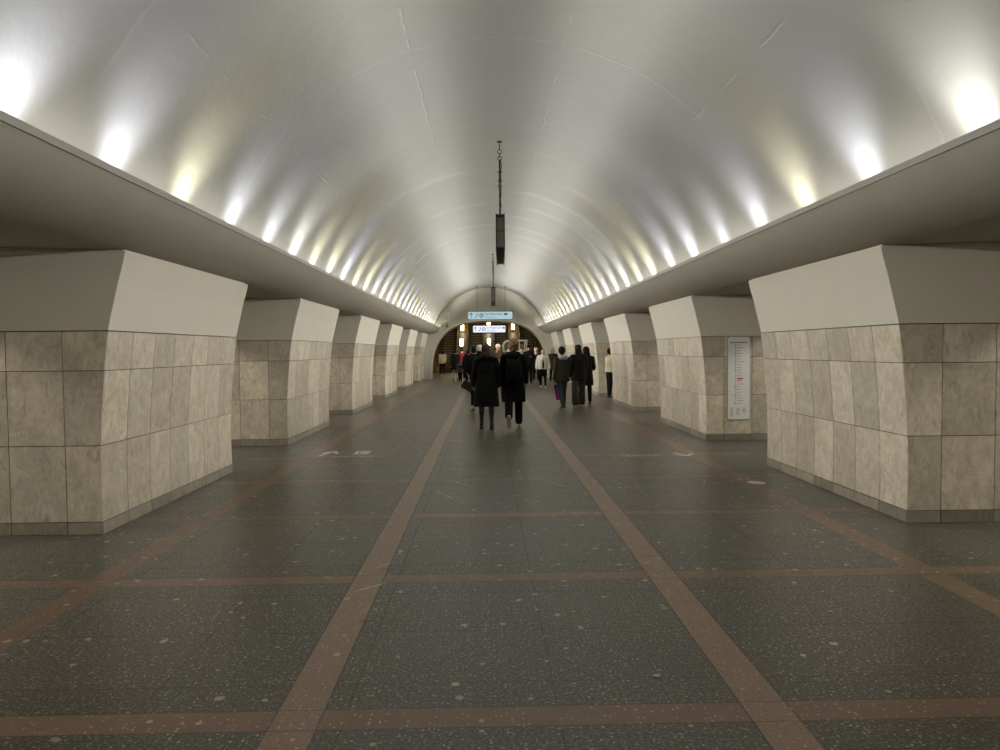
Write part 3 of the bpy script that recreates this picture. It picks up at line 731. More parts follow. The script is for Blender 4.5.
# fittings on the end wall
t = thing('camera_bracket', 'white bracket with pipes and a camera high on the left of the end wall', 'bracket', (-2.55, Y_END, 3.2))
b_ = MB(); b_.box((-.02, -.35, .05), (.30, -.28, .12)); b_.box((.24, -.34, .0), (.31, -.27, .55)); b_.box((-.30, -.34, .02), (.04, -.29, .07)); b_.cyl((.275, -.3, .5), (.275, 0, .5), .03, 8); b_.cyl((.0, -.3, .08), (.0, 0, .08), .03, 8); b_.build('frame', 'white_paint', t)
b_ = MB(); b_.cyl((.05, -.32, .5), (.28, -.32, .5), .035, 8); b_.cyl((.05, -.32, .5), (.02, -.32, .3), .03, 8); b_.build('pipe', 'white_paint', t)
b_ = MB(); b_.box((.12, -.45, -.30), (.26, -.15, -.17)); b_.cyl((.19, -.5, -.235), (.19, -.44, -.235), .045, 12); b_.cyl((.2, -.3, -.18), (.25, -.3, .02), .02, 8); b_.build('camera', 'steel', t)
t = thing('camera_bracket', 'small pale camera on a bracket high on the right of the end wall', 'bracket', (2.55, Y_END, 3.2))
b_ = MB(); b_.cyl((0, 0, .12), (0, -.28, .12), .03, 8); b_.cyl((0, -.28, .12), (.0, -.28, -.02), .03, 8); b_.cyl((0, 0, .2), (0.14, -.02, .2), .03, 8); b_.build('arm', 'white_paint', t)
b_ = MB(); b_.box((-.06, -.42, -.14), (.06, -.12, -.02)); b_.cyl((0, -.46, -.08), (0, -.42, -.08), .04, 12); b_.build('camera', 'white_paint', t)
t = thing('junction_box', 'small white box where the left cornice meets the end wall', 'box', (-2.73, Y_END - .02, 2.70))
b_ = MB(); b_.box((-.08, -.10, 0), (.06, .02, .36)); b_.build('housing', 'white_paint', t)
b_ = MB(); b_.box((-.065, -.108, .02), (.045, -.10, .34)); b_.build('lid', 'plaster', t)


# ------------------------------------------------------------------ people
def cloth(name, col, rough=.85, bump=.3, sc=90):
    MT[name] = mat(name, tuple(c * .6 if max(col) < .02 else c for c in col), rough, bump=bump, bscale=sc, spec=.12 if max(col) < .05 else .3); return name
cloth('black_cloth', (.010, .0105, .0115)); cloth('black_puffer', (.011, .0115, .013), .5); cloth('black_soft', (.016, .015, .015))
cloth('navy_cloth', (.014, .017, .024)); cloth('olive_cloth', (.030, .028, .020)); cloth('brown_cloth', (.055, .043, .030))
cloth('jeans', (.045, .065, .095)); cloth('grey_cloth', (.30, .30, .32)); cloth('grey_dark', (.07, .07, .075)); cloth('white_cloth', (.62, .60, .53))
cloth('cream_cloth', (.60, .52, .38)); cloth('cream_yellow', (.62, .56, .36)); cloth('red_cloth', (.30, .02, .03)); cloth('pink_cloth', (.55, .42, .40))
cloth('camel_cloth', (.24, .17, .10)); cloth('magenta_cloth', (.38, .03, .33)); cloth('purple_cloth', (.16, .05, .30))
MT['tights'] = mat('sheer_tights', (.035, .022, .017), .5)
MT['skin'] = mat('skin', (.50, .30, .21), .55, spec=.35, var=.06, vscale=12)
MT['lips'] = mat('lips', (.32, .10, .08), .5); MT['eye'] = mat('eye', (.02, .015, .012), .25)
MT['leather'] = mat('black_leather', (.012, .012, .012), .35); MT['shoe_white'] = mat('white_shoe', (.66, .64, .58), .55); MT['sole'] = mat('shoe_sole', (.40, .34, .24), .7)
MT['shoe_dark'] = mat('dark_shoe', (.016, .015, .014), .4)
for nm_, c_ in (('hair_brown', (.050, .030, .018)), ('hair_blond', (.26, .17, .085)), ('hair_black', (.010, .009, .008)), ('hair_curly', (.15, .098, .046)), ('hair_auburn', (.042, .023, .013))):
    MT[nm_] = mat(nm_, c_, .7, bump=.8, bscale=90, spec=.2, var=.6, vscale=38)
MT['phone'] = mat('phone_screen', (.3, .33, .36), .3, emis=(.6, .7, .8), es=.35)

def remesh(mb, name, m, parent, voxel, smooth=4, disp=0, dsc=10, cut=None):
    o = mb.build(name, m, None, True)
    md = o.modifiers.new('r', 'REMESH'); md.mode = 'VOXEL'; md.voxel_size = voxel; md.use_smooth_shade = True
    if smooth:
        q = o.modifiers.new('s', 'SMOOTH'); q.iterations = smooth; q.factor = .5
    o.name = name
    if parent: o.parent = parent
    PENDING.append((o, name, disp, dsc))
    return o
PENDING = []
def finish():
    bpy.context.view_layer.update(); dg = bpy.context.evaluated_depsgraph_get(); out = []
    for o, name, disp, dsc in PENDING: out.append(bpy.data.meshes.new_from_object(o.evaluated_get(dg)))
    for (o, name, disp, dsc), me in zip(PENDING, out):
        old = o.data; o.modifiers.clear(); o.data = me; bpy.data.meshes.remove(old); me.name = name
        if disp:
            n = len(me.vertices); co = [0.0] * (3 * n); me.vertices.foreach_get('co', co); nr = [0.0] * (3 * n)
            for i, v in enumerate(me.vertices):
                c = Vector(co[3 * i:3 * i + 3]); a = (noise.noise(c * dsc) + .5 * noise.noise(c * dsc * 2.3)) * disp
                nn = v.normal; nr[3 * i] = co[3 * i] + nn.x * a; nr[3 * i + 1] = co[3 * i + 1] + nn.y * a; nr[3 * i + 2] = co[3 * i + 2] + nn.z * a
            me.vertices.foreach_set('co', nr); me.update()
        me.polygons.foreach_set('use_smooth', [True] * len(me.polygons))

def leg_joints(sx, th, kn, hipw=.088, out=0.0):
    hip = Vector((sx * hipw, 0, .93))
    d1 = Vector((sx * out, math.sin(th), -math.cos(th))).normalized(); knee = hip + d1 * .43
    a = th - kn; d2 = Vector((sx * out * .5, math.sin(a), -math.cos(a))).normalized(); ank = knee + d2 * .42
    return hip, knee, ank
def arm_joints(sx, fwd, out, elb, inn=0.0):
    sh = Vector((sx * .185, -.01, 1.415))
    d1 = Vector((sx * out, math.sin(fwd), -math.cos(fwd))).normalized(); el = sh + d1 * .285
    a = fwd + elb; d2 = Vector((sx * (out * .4 - inn), math.sin(a), -math.cos(a))).normalized(); wr = el + d2 * .25
    return sh, el, wr, d2

def person(label, X, Y, rz, h, sp, group=None, near=False):
    """sp: legs (thL, knL, thR, knR), arms (fwdL, outL, elbL, fwdR, outR, elbR), clothing"""
    k = h / 1.75
    t = thing('person', label, 'person', (X, Y, 0), rz, group)
    t.scale = (k, k, k)
    L = sp.get('legs', (.28, .05, -.22, .25)); A = sp.get('arms', (-.2, .16, .15, .2, .16, .15)); inn = sp.get('inn', (0, 0))
    lj = [leg_joints(-1, L[0], L[1], out=sp.get('splay', .02)), leg_joints(1, L[2], L[3], out=sp.get('splay', .02))]
    fp = sp.get('foot', (0, 0))    # toe-down pitch of each foot
    aj = [arm_joints(-1, *A[0:3], inn[0]), arm_joints(1, *A[3:6], inn[1])]
    # ground the lower foot
    lows = []
    for (h_, kn_, an_), p in zip(lj, fp):
        lows.append(min(an_.z - .085 * math.cos(p), an_.z - .085 * math.cos(p) - .17 * math.sin(max(p, 0))))
    dz = -min(lows)
    up_ = Vector((0, 0, dz))
    lj = [tuple(q + up_ for q in j) for j in lj]; aj = [(j[0] + up_, j[1] + up_, j[2] + up_, j[3]) for j in aj]
    lean = sp.get('lean', 0.02)
    def U(x, y, z): return Vector((x, y + (z - .93) * lean, z)) + up_
    vox = .009 if near else .014
    # --- body
    b = MB()
    b.sweep([U(0, 0, .90), U(0, .01, 1.02), U(0, .012, 1.15), U(0, .0, 1.32), U(0, -.01, 1.43)], [(.15, .10), (.14, .095), (.13, .09), (.155, .10), (.10, .07)], 16)
    b.sweep([U(0, -.012, 1.40), U(0, -.005, 1.50), U(0, .01, 1.56)], [(.058, .056), (.050, .052), (.052, .054)], 14)
    hd = U(0, .012, 1.642)
    tilt = sp.get('look', 0)
    b.ball(hd + Vector((0, -.012, .018)), (.074, .092, .098), 20)
    b.ball(hd + Vector((0, .022, -.045)), (.056, .062, .070), 18)
    b.ball(hd + Vector((0, .060, -.088)), (.026, .020, .020), 12)
    b.sweep([hd + Vector((0, .082, .012)), hd + Vector((0, .098, -.018)), hd + Vector((0, .090, -.032))], [.009, .013, .013], 8)
    for sx in (-1, 1):
        b.ball(hd + Vector((sx * .076, -.004, -.012)), (.010, .018, .030), 10)
        b.ball(hd + Vector((sx * .030, .078, .018)), (.022, .012, .010), 10)
        b.ball(hd + Vector((sx * .042, .060, -.028)), (.020, .018, .020), 10)
    for i, (sh, el, wr, d2) in enumerate(aj):
        sx = (-1, 1)[i]
        b.sweep([sh, (sh + el) / 2, el, (el + wr) / 2, wr], [.050, .046, .038, .034, .024], 12)
        side = Vector((0, 1, 0)); side = (side - d2 * side.dot(d2)).normalized(); thick = d2.cross(side)
        pc = wr + d2 * .045
        b.sweep([wr, pc, wr + d2 * .085], [(.016, .026), (.015, .038), (.013, .038)], 12, ref=tuple(thick))
        inward = Vector((-sx, 0, 0)); inward = (inward - d2 * inward.dot(d2)).normalized()
        cl = sp.get('curl', .35)
        for f_, (ofs, ln) in enumerate(((-.030, .062), (-.010, .072), (.010, .078), (.029, .070))):
            p0 = wr + d2 * .078 + side * ofs
            p1 = p0 + (d2 + inward * cl * .5).normalized() * ln * .5; p2 = p1 + (d2 + inward * cl * 2).normalized() * ln * .5
            b.sweep([p0, p1, p2], [.0095, .009, .008], 8, ref=tuple(thick), sub=2)
        q0 = wr + d2 * .02 + side * .030; q1 = q0 + (side * .8 + d2 + inward * .4).normalized() * .040; q2 = q1 + (d2 + inward * .6).normalized() * .030
        b.sweep([q0, q1, q2], [.012, .011, .009], 8, ref=tuple(thick), sub=2)
    for i, (hp, kn_, an_) in enumerate(lj):
        sk = 1 if sp.get('tights') else .62; bc = 1 if sp.get('tights') else 0
        b.sweep([hp + Vector((0, 0, .03)), (hp + kn_) / 2 + Vector((0, .01 * bc, 0)), kn_, kn_ + (an_ - kn_) * .3 + Vector((0, -.018 * bc, 0)), kn_ + (an_ - kn_) * .7, an_], [(.082 * sk, .085 * sk), (.070 * sk, .073 * sk), (.052 * sk, .056 * sk), (.052 * sk, .056 * sk), (.036 * sk, .038 * sk), (.030, .034)], 14)
        p = fp[i]; fd = Vector((0, math.cos(p), -math.sin(p))); dn = Vector((0, -math.sin(p), -math.cos(p)))
        b.sweep([an_, an_ + dn * .035 + fd * .03, an_ + dn * .055 + fd * .12], [.032, (.034, .028), (.036, .018)], 12)
    body = remesh(b, 'body', 'skin', t, vox, 2)
    # face details
    if sp.get('face'):
        for sx in (-1, 1):
            e = MB(); e.ball(hd + Vector((sx * .031, .078, .008)), (.013, .008, .007), 10); e.build('eye', 'eye', body, True)
        e = MB(); e.sweep([hd + Vector((-.022, .078, -.056)), hd + Vector((0, .086, -.056)), hd + Vector((.022, .078, -.056))], [.006, .008, .006], 8, ref=(0, 0, 1)); e.build('lips', 'lips', body, True)
    # --- legs
    lm = sp.get('leg_m', 'black_cloth'); fl_ = sp.get('flare', 0)
    b = MB()
    wt = sp.get('leg_w', 1.0)
    bare = sp.get('tights')
    for i, (hp, kn_, an_) in enumerate(lj):
        if bare:
            b.sweep([hp, (hp + kn_) / 2 + Vector((0, .01, 0)), kn_, kn_ + (an_ - kn_) * .3 + Vector((0, -.018, 0)), kn_ + (an_ - kn_) * .7, an_ + Vector((0, 0, -.02))], [(.090, .093), (.077, .080), (.058, .062), (.058, .062), (.042, .044), (.037, .041)], 14)
        else:
            b.sweep([hp + Vector((0, 0, .02)), (hp + kn_) / 2 + Vector((0, .01, 0)), kn_, kn_ + (an_ - kn_) * .5, an_ + (kn_ - an_) * .10],
                    [(.100, .105), (.088 * wt, .092 * wt), (.070 * wt + fl_ * .3, .074 * wt + fl_ * .3), (.062 * wt + fl_ * .7, .068 * wt + fl_ * .8), (.056 * wt + fl_, .066 * wt + fl_ * 1.1)], 16)
    if not bare: b.sweep([U(0, 0, .86), U(0, 0, .95), U(0, .0, 1.04)], [(.165, .12), (.175, .125), (.155, .11)], 18)
    remesh(b, 'tights' if bare else 'trousers', lm, t, vox, 2)
    # --- shoes
    sm = sp.get('shoe_m', 'shoe_dark'); heel = sp.get('heel', 0)
    for i, (hp, kn_, an_) in enumerate(lj):
        p = fp[i]; fd = Vector((0, math.cos(p), -math.sin(p))); dn = Vector((0, -math.sin(p), -math.cos(p)))
        b = MB(); c0 = an_ + dn * .015
        b.sweep([an_ - dn * sp.get('boot', .0) - fd * .005, c0, an_ + dn * .04 - fd * .005], [(.043, .048)] * 3, 14)
        b.sweep([an_ + dn * .048 - fd * .055, an_ + dn * .046 + fd * .02, an_ + dn * .052 + fd * .11, an_ + dn * .062 + fd * .175], [(.036, .030), (.042, .036), (.048, .026), (.034, .016)], 14)
        s_ = remesh(b, 'shoe', sm, t, .008, 1)
        b = MB(); rings = []
        for dd in (.070, .088):
            rings.append([an_ + dn * dd + fd * (.06 + .138 * math.cos(a)) + Vector((1, 0, 0)) * (.046 + .006 * math.cos(a)) * math.sin(a) for a in [2 * PI * j / 20 for j in range(20)]])
        b.ring_tube(rings); b.build('sole', sp.get('sole_m', 'sole'), s_)
    # --- coat / jacket
    cm = sp.get('coat_m', 'black_cloth'); hem = sp.get('hem', .80); bulk = sp.get('bulk', 1.0); hw = sp.get('hem_w', 1.0)
    b = MB(); pts, rad = [], []
    q = sp.get('quilt', 0)
    zs = [hem + (1.44 - hem) * i / 16 for i in range(17)]
    base = [(.50, (.235, .175)), (.75, (.225, .165)), (.95, (.205, .148)), (1.10, (.185, .132)), (1.25, (.200, .140)), (1.36, (.195, .130)), (1.42, (.150, .100)), (1.46, (.095, .080))]
    for i, z in enumerate(zs):
        rx = lerp_tab([(a, c[0]) for a, c in base], z); ry = lerp_tab([(a, c[1]) for a, c in base], z)
        f_ = bulk * (1 + (hw - 1) * max(0, (1.1 - z) / .6))
        if q and i % 2: f_ *= 1 - q
        pts.append(U(0, 0, z)); rad.append((rx * f_, ry * f_))
    b.sweep(pts, rad, 22, sub=2, flat=not sp.get('round'))
    sl = sp.get('sleeve', .052)
    for sh, el, wr, d2 in aj:
        P_ = [sh + Vector((-.05 if sh.x > 0 else .05, 0, .015)), sh, (sh + el) / 2, el, (el + wr) / 2, wr + d2 * .0]
        b.sweep(P_, [sl * 1.35, sl * 1.38, sl * 1.25, sl * 1.12, sl * (1.06 if q else .98), sl * .82], 14)
    coat = remesh(b, sp.get('coat_name', 'coat'), cm, t, .011 if near else .015, 3, .004, 9)
    if sp.get('front'):      # open jacket showing the top beneath
        b = MB(); b.sweep([U(0, .065 * bulk + .035, hem + .05), U(0, .06 * bulk + .03, 1.1), U(0, .055 * bulk + .025, 1.30), U(0, .04, 1.42)], [(.075, .075), (.070, .07), (.068, .07), (.04, .05)], 16)
        remesh(b, 'top', sp['front'], t, .014, 2)
    if sp.get('skirt'):
        b = MB(); b.sweep([U(0, 0, sp['skirt']), U(0, 0, .75), U(0, 0, .95)], [(.20, .16), (.185, .145), (.165, .12)], 20, flat=True); remesh(b, 'skirt', sp.get('skirt_m', 'black_cloth'), t, .015, 2)
    # --- hood / scarf / hair / hat
    if sp.get('hood'):
        b = MB(); b.sweep([U(-.10, .02, 1.455), U(-.105, -.055, 1.47), U(-.05, -.12, 1.475), U(.05, -.12, 1.475), U(.105, -.055, 1.47), U(.10, .02, 1.455)], [.045, .055, .062, .062, .055, .045], 12, ref=(0, 0, 1))
        remesh(b, 'hood', sp['hood'], t, .012, 3, .006, 14)
    if sp.get('hood_up'):
        b = MB(); b.ball(hd + Vector((0, -.035, .015)), (.112, .118, .128), 20); b.sweep([hd + Vector((0, -.04, -.02)), U(0, -.03, 1.42)], [(.11, .11), (.14, .11)], 18); remesh(b, 'hood', sp['hood_up'], t, .012, 3, .005, 12)
    if sp.get('scarf'):
        b = MB(); b.sweep([U(0, 0, 1.43), U(0, .01, 1.50), U(0, .01, 1.545)], [(.105, .095), (.095, .090), (.075, .075)], 18); remesh(b, 'scarf', sp['scarf'], t, .012, 3, .008, 16)
    if sp.get('hair'):
        b = MB(); ln = sp.get('hair_len', 0); pf = sp.get('puff', 1.0)
        b.ball(hd + Vector((0, -.028, .032)), (.086 * pf, .092 * pf, .096 * pf), 22)
        b.ball(hd + Vector((0, -.035, -.02)), (.080 * pf, .070 * pf, .080 * pf), 18)
        if ln:
            zt = hd.z - .01; wl = sp.get('hair_w', 1.0)
            b.sweep([Vector((0, hd.y - .045, zt)), Vector((0, hd.y - .070, zt - ln * .4)), Vector((0, hd.y - .095, zt - ln * .8)), Vector((0, hd.y - .10, zt - ln))], [(.088 * pf, .062), (.088 * pf * wl, .050), (.085 * pf * wl, .042), (.060 * wl, .030)], 18)
        # keep the face clear
        remesh(b, 'hair', sp['hair'], t, .010, 2, .006 * sp.get('curly', 1), 26)
    if sp.get('hat'):
        b = MB(); st_ = sp.get('hat_kind', 'beanie')
        b.ball(hd + Vector((0, -.018, .050)), (.094, .104, .092), 20)
        if st_ == 'cap':
            b.sweep([hd + Vector((-.05, .07, .045)), hd + Vector((0, .13, .040)), hd + Vector((.05, .07, .045))], [(.012, .03)] * 3, 10)
        o_ = remesh(b, 'hat', sp['hat'], t, .011, 2)
        if st_ == 'bobble':
            b = MB(); b.ball(hd + Vector((0, -.02, .165)), .045, 14); remesh(b, 'bobble', sp.get('bobble_m', sp['hat']), o_, .012, 1, .006, 40)
        if st_ == 'beanie':
            b = MB(); b.sweep([hd + Vector((0, -.016, .018)), hd + Vector((0, -.018, .055))], [(.098, .108), (.099, .109)], 20); b.build('cuff', sp['hat'], o_, True)
    hands = [t.matrix_basis @ (j[2] + j[3] * .09) for j in aj]
    M = Matrix.Translation((X, Y, 0)) @ Matrix.Rotation(rz, 4, 'Z') @ Matrix.Scale(k, 4)
    return t, [M @ (j[2] + j[3] * .10) for j in aj], M, up_

# two nearest, walking away
tw, hw_, Mw, uw = person('brown-haired person in a black knee-length puffer coat and sheer tights, walking away', -.20, 13.85, .05, 1.70,
    dict(legs=(.12, .10, -.10, .08), arms=(.12, .20, .35, -.05, .18, .3), coat_m='black_puffer', hem=.47, bulk=1.06, hem_w=1.12, quilt=.035, sleeve=.058, tights=True, leg_m='tights',
         shoe_m='leather', boot=.03, sole_m='leather', foot=(0, .12), hair='hair_auburn', hair_len=.13, hair_w=1.05, puff=1.10, curly=1.8, hood='black_puffer', curl=.8), near=True)
tm, hm_, Mm, um = person('person with tousled light hair and long black coat, one pale shoe sole lifted', .36, 14.1, -.03, 1.80,
    dict(legs=(-.40, .45, .20, .06), arms=(-.12, .18, .3, .1, .2, .45), coat_m='black_cloth', hem=.53, bulk=1.08, hem_w=.95, sleeve=.056, leg_m='black_soft', leg_w=1.12, flare=.012,
         shoe_m='shoe_white', sole_m='sole', foot=(1.25, 0), hair='hair_curly', puff=1.24, curly=3.4, hood='black_cloth', curl=.8), near=True)
def bag(name, label, cat, loc, size, m, rz=0, tilt=0, strap=None, handle=None, strap_m='leather', flap=None):
    t = thing(name, label, cat, loc, rz); w_, d_, h_ = size
    t.rotation_euler = (0, tilt, rz)
    b = MB(); n_ = 8; rings = []
    for i in range(n_ + 1):
        u = i / n_; f_ = 1 - .10 * abs(2 * u - 1) ** 3
        rings.append([(x * w_ / 2 * f_ * (1.04 - .10 * u), y * d_ / 2 * f_ * (1.1 - .35 * u), -h_ + h_ * u) for x, y in [(math.copysign(abs(math.cos(a)) ** .45, math.cos(a)), math.copysign(abs(math.sin(a)) ** .45, math.sin(a))) for a in [2 * PI * j / 20 for j in range(20)]]])
    b.ring_tube(rings); b.build('body', m, t, True)
    if flap:
        b = MB(); b.box((-w_ * .47, -d_ / 2 - .012, -h_ * .55), (w_ * .47, -d_ / 2 - .002, -.01)); b.build('flap', flap, t)
    if handle:
        for sy in (-1, 1):
            b = MB(); b.sweep([(-w_ * .28, sy * d_ * .2, -.02), (-w_ * .22, sy * d_ * .15, handle * .8), (0, sy * d_ * .1, handle), (w_ * .22, sy * d_ * .15, handle * .8), (w_ * .28, sy * d_ * .2, -.02)], [.009] * 5, 8, ref=(0, 1, 0)); b.build('handle', strap_m, t, True)
    return t
def backpack(label, M, up_, m, size=(.30, .15, .42), z=1.38, back=.17, trim=None):
    p = M @ (Vector((0, -back - size[1] / 2, z)) + up_); k = M.to_scale()[0]
    t = thing('backpack', label, 'backpack', p, M.to_euler().z); t.scale = (k, k, k)
    w_, d_, h_ = size; b = MB(); rings = []
    for i in range(13):
        u = i / 12; f_ = (1 - abs(2 * u - 1) ** 4 * .35)
        rings.append([(x * w_ / 2 * f_, y * d_ / 2 * f_, -h_ + h_ * u) for x, y in [(math.copysign(abs(math.cos(a)) ** .5, math.cos(a)), math.copysign(abs(math.sin(a)) ** .5, math.sin(a))) for a in [2 * PI * j / 20 for j in range(20)]]])
    b.ring_tube(rings); b.build('body', m, t, True)
    b = MB(); b.prism(rounded(-w_ * .36, -h_ * .9, w_ * .36, -h_ * .42, .03), 'y', -d_ / 2 - .03, -d_ / 2 + .02); b.build('front_pocket', trim or m, t)
    b = MB(); b.sweep([(-.03, d_ * .3, -.005), (0, d_ * .3, .04), (.03, d_ * .3, -.005)], [.008] * 3, 8, ref=(0, 1, 0)); b.build('grab_loop', m, t, True)
    for sx in (-1, 1):
        b = MB(); b.sweep([(sx * .10, d_ * .35, -.05), (sx * .12, d_ / 2 + .06, .045), (sx * .13, d_ / 2 + .17, .01)], [(.022, .008)] * 3, 8); b.build('shoulder_strap', m, t, True)
    return t
backpack('black backpack worn over the long black coat of the person with tousled hair', Mm, um, 'black_puffer', trim='black_soft')

# the walker in front of the pair: mostly hidden
t3, h3, M3, u3 = person('person in pale hat and white sneakers, mostly hidden behind the two nearest walkers', -.36, 18.2, .15, 1.70,
    dict(splay=.24, legs=(-.20, .25, .24, .05), arms=(-.18, .16, .2, .2, .2, .2), coat_m='black_cloth', hem=.74, bulk=1.12, leg_m='black_soft', leg_w=1.05, shoe_m='shoe_white', foot=(.5, 0), sole_m='shoe_white',
         hair='hair_black', hat='white_cloth', hat_kind='beanie', scarf='black_soft', curl=.9))
bag('handbag', 'tilted black handbag swinging by the hip of the hidden walker with white sneakers', 'bag', h3[0] + Vector((-.03, 0, -.02)), (.34, .12, .22), 'leather', 0, .55, handle=.10, flap='black')

# right-hand trio
t4, h4, M4, u4 = person('person in a black beanie, grey hood, dark olive jacket and blue jeans, walking away', 1.84, 18.5, .35, 1.66,
    dict(splay=.07, legs=(-.26, .22, .26, .12), arms=(-.1, .16, .3, .08, .12, .2), coat_m='olive_cloth', coat_name='jacket', hem=.80, bulk=1.12, hem_w=.86, sleeve=.058, leg_m='jeans', leg_w=.88,
         shoe_m='shoe_dark', boot=.08, foot=(.25, 0), hat='black_cloth', hair='hair_black', hood='grey_cloth', curl=.9), near=True)
bag('shopping_bag', 'purple and magenta shopping bag hanging beside the person in jeans', 'bag', h4[0] + Vector((.10, .25, -.08)), (.17, .10, .42), 'magenta_cloth', .1, -.2, handle=.10, strap_m='purple_cloth', flap='purple_cloth')
t5, h5, M5, u5 = person('person with long black hair in a black jacket, brown flared trousers and pale shoes', 2.37, 19.2, .25, 1.73,
    dict(splay=.13, legs=(-.22, .10, .24, .05), arms=(-.1, .24, .3, .1, .18, .3), coat_m='black_puffer', coat_name='jacket', hem=.76, bulk=1.08, hem_w=.95, sleeve=.062, leg_m='brown_cloth', leg_w=1.12, flare=.042,
         shoe_m='shoe_white', sole_m='shoe_white', hair='hair_black', hair_len=.40, hair_w=1.15, puff=1.12, curl=.9), near=True)
for j in (0, 1): pass
t6, h6, M6, u6 = person('person in a black hooded puffer coat walking close behind the flared trousers, at their right', 2.70, 19.95, -.06, 1.66,
    dict(legs=(.1, .05, -.1, .1), arms=(0, .16, .5, .1, .18, 1.2), coat_m='black_puffer', hem=.58, bulk=1.0, quilt=.03, sleeve=.055, leg_m='black_cloth', hood_up='black_puffer', hair='hair_black', curl=.9), near=True)
# by the pillar
person('person in a cream yellow jacket and black trousers, half hidden behind the third right pillar', 3.86, 22.6, -1.2, 1.60,
    dict(legs=(.05, .03, -.05, .05), arms=(.25, .12, .6, .2, .12, .6), coat_m='cream_yellow', coat_name='jacket', hem=.92, bulk=1.06, leg_m='black_cloth', shoe_m='shoe_dark', hat='black_cloth', hair='hair_black'), near=True)

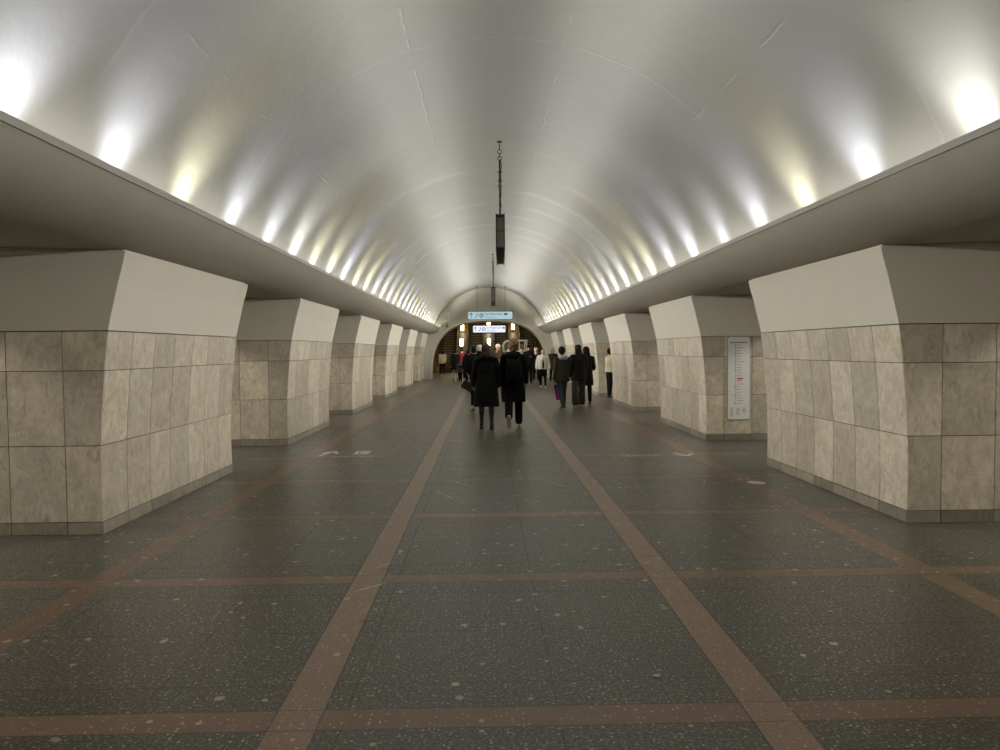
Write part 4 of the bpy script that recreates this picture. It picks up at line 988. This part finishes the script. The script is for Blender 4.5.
PEOPLE = [
    # label, X, Y, rz, h, spec
    ('person in an open white jacket, black top and white shoes, facing the camera', 2.17, 28.8, PI, 1.62,
     dict(legs=(.2, .05, -.15, .2), arms=(.05, .28, .3, .0, .28, .3), coat_m='white_cloth', coat_name='jacket', hem=.86, bulk=1.18, sleeve=.062, front='black_cloth', skirt=.55, leg_m='black_cloth', leg_w=.9, shoe_m='shoe_white', sole_m='shoe_white', hair='hair_auburn', hair_len=.12, face=1)),
    ('person with a dark cap in a black jacket holding a phone, facing the camera', 1.80, 32.4, PI, 1.80,
     dict(legs=(.1, .03, -.08, .1), arms=(.25, .12, 1.6, .1, .16, .6), inn=(.5, 0), coat_m='black_cloth', coat_name='jacket', hem=.82, bulk=1.12, leg_m='black_soft', leg_w=1.1, hat='black_cloth', hat_kind='cap', face=1)),
    ('person in a pale round hat and light scarf behind the white jacket', 2.30, 34.5, PI, 1.70,
     dict(coat_m='black_soft', hem=.7, hat='white_cloth', scarf='pink_cloth', hair='hair_brown', face=1)),
    ('person with brown hair in a dark coat beside the right jamb of the arch', 3.05, 33.5, PI, 1.68,
     dict(coat_m='olive_cloth', hem=.7, hair='hair_brown', hair_len=.1, face=1)),
    ('person in a cream puffer jacket and black trousers heading for the left escalator', -2.95, 43.6, .1, 1.62,
     dict(legs=(.2, .05, -.15, .3), arms=(-.1, .06, .2, .1, .06, .9), coat_m='cream_cloth', coat_name='jacket', hem=.95, round=1, bulk=1.06, hem_w=1, quilt=.05, sleeve=.066, leg_m='black_cloth', leg_w=.9, shoe_m='shoe_white', sole_m='shoe_white', hair='hair_black', hair_len=.12)),
    ('person in a grey coat standing near the left escalator newel', -4.0, 46.5, .2, 1.60,
     dict(coat_m='grey_dark', hem=.7, hair='hair_brown', leg_m='grey_dark')),
    ('person in a black coat and pale boots at the left edge of the crowd', -1.82, 36.4, .1, 1.64,
     dict(legs=(.1, .05, -.1, .1), coat_m='black_cloth', hem=.62, bulk=1.12, leg_m='white_cloth', leg_w=.8, shoe_m='leather', hair='hair_black', puff=1.1)),
    ('person in a red jacket with a pale scarf, behind the child', -1.52, 37.6, .1, 1.76,
     dict(coat_m='red_cloth', coat_name='jacket', hem=.8, bulk=1.1, scarf='pink_cloth', hair='hair_brown')),
    ('small child in a grey jacket in front of the red jacket', -1.52, 35.1, .0, 1.06,
     dict(legs=(.2, .1, -.2, .3), coat_m='grey_dark', coat_name='jacket', hem=.80, bulk=1.25, sleeve=.07, leg_m='black_cloth', leg_w=1.1, hat='grey_dark', hair='hair_black', shoe_m='shoe_dark')),
    ('tall person in a black coat with pale trousers, left part of the crowd', -.98, 33.2, .05, 1.74,
     dict(coat_m='black_cloth', hem=.62, bulk=1.1, leg_m='white_cloth', leg_w=.85, shoe_m='shoe_white', hair='hair_black')),
    ('person in a dark grey hooded coat, second row of the crowd on the left', -.95, 29.6, .0, 1.66,
     dict(coat_m='black_soft', hem=.66, bulk=1.16, hood='black_soft', hair='hair_black', leg_m='black_cloth', shoe_m='shoe_white')),
    ('person with short black hair in a black jacket left of the auburn hair', -.62, 24.2, .0, 1.72,
     dict(coat_m='black_cloth', coat_name='jacket', hem=.8, bulk=1.18, hair='hair_black', leg_m='black_cloth', hat='black_cloth')),
    ('person with long blond hair in a white fluffy jacket, seen between the two nearest walkers', .20, 21.0, .0, 1.66,
     dict(coat_m='white_cloth', coat_name='jacket', hem=.86, bulk=1.16, sleeve=.06, hair='hair_blond', hair_len=.30, hair_w=1.15, puff=1.08, leg_m='black_cloth', leg_w=.9, shoe_m='shoe_white')),
    ('person in a white bobble hat above the blond hair', .28, 27.5, PI, 1.84,
     dict(coat_m='grey_dark', hem=.75, hat='white_cloth', hat_kind='bobble', bobble_m='grey_dark', scarf='red_cloth', hair='hair_brown', face=1)),
    ('person with a bare pink face in a dark coat, left of the tousled hair', .70, 26.5, PI, 1.70,
     dict(coat_m='black_soft', hem=.75, hair='hair_brown', face=1)),
    ('person in a camel coat in the middle of the crowd', -.25, 31.5, PI, 1.74,
     dict(coat_m='camel_cloth', hem=.7, hair='hair_brown', hat='pink_cloth', face=1)),
    ('person with a fair face in a black coat, right of the tousled hair', 1.34, 30.2, PI, 1.68,
     dict(coat_m='black_cloth', hem=.75, hair='hair_auburn', scarf='white_cloth', face=1)),
    ('person in a navy coat beyond the phone user', 1.25, 36.0, PI, 1.72,
     dict(coat_m='navy_cloth', hem=.7, hair='hair_black', face=1)),
]
for lb, X, Y, rz, h, sp in PEOPLE:
    t_, hh, M_, u_ = person(lb, X, Y, rz, h, sp, 'crowd heading for the escalators')
    if 'small child' in lb:
        backpack('small dark backpack on the back of the child', M_, u_, 'black_cloth', (.26, .14, .34), 1.36, .19, 'grey_dark')
    if 'holding a phone' in lb:
        b = MB(); b.box((-.035, -.005, -.07), (.035, .005, .07)); ph = b.build('phone', 'black'); ph.location = hh[0] + Vector((0, -.055, .03)); ph.rotation_euler = (-.6, 0, 0)
        tag(ph, 'phone held up by the capped person in black', 'phone')
        b = MB(); b.box((-.030, .005, -.062), (.030, .0065, .062)); b.build('screen', 'phone', ph)
finish()
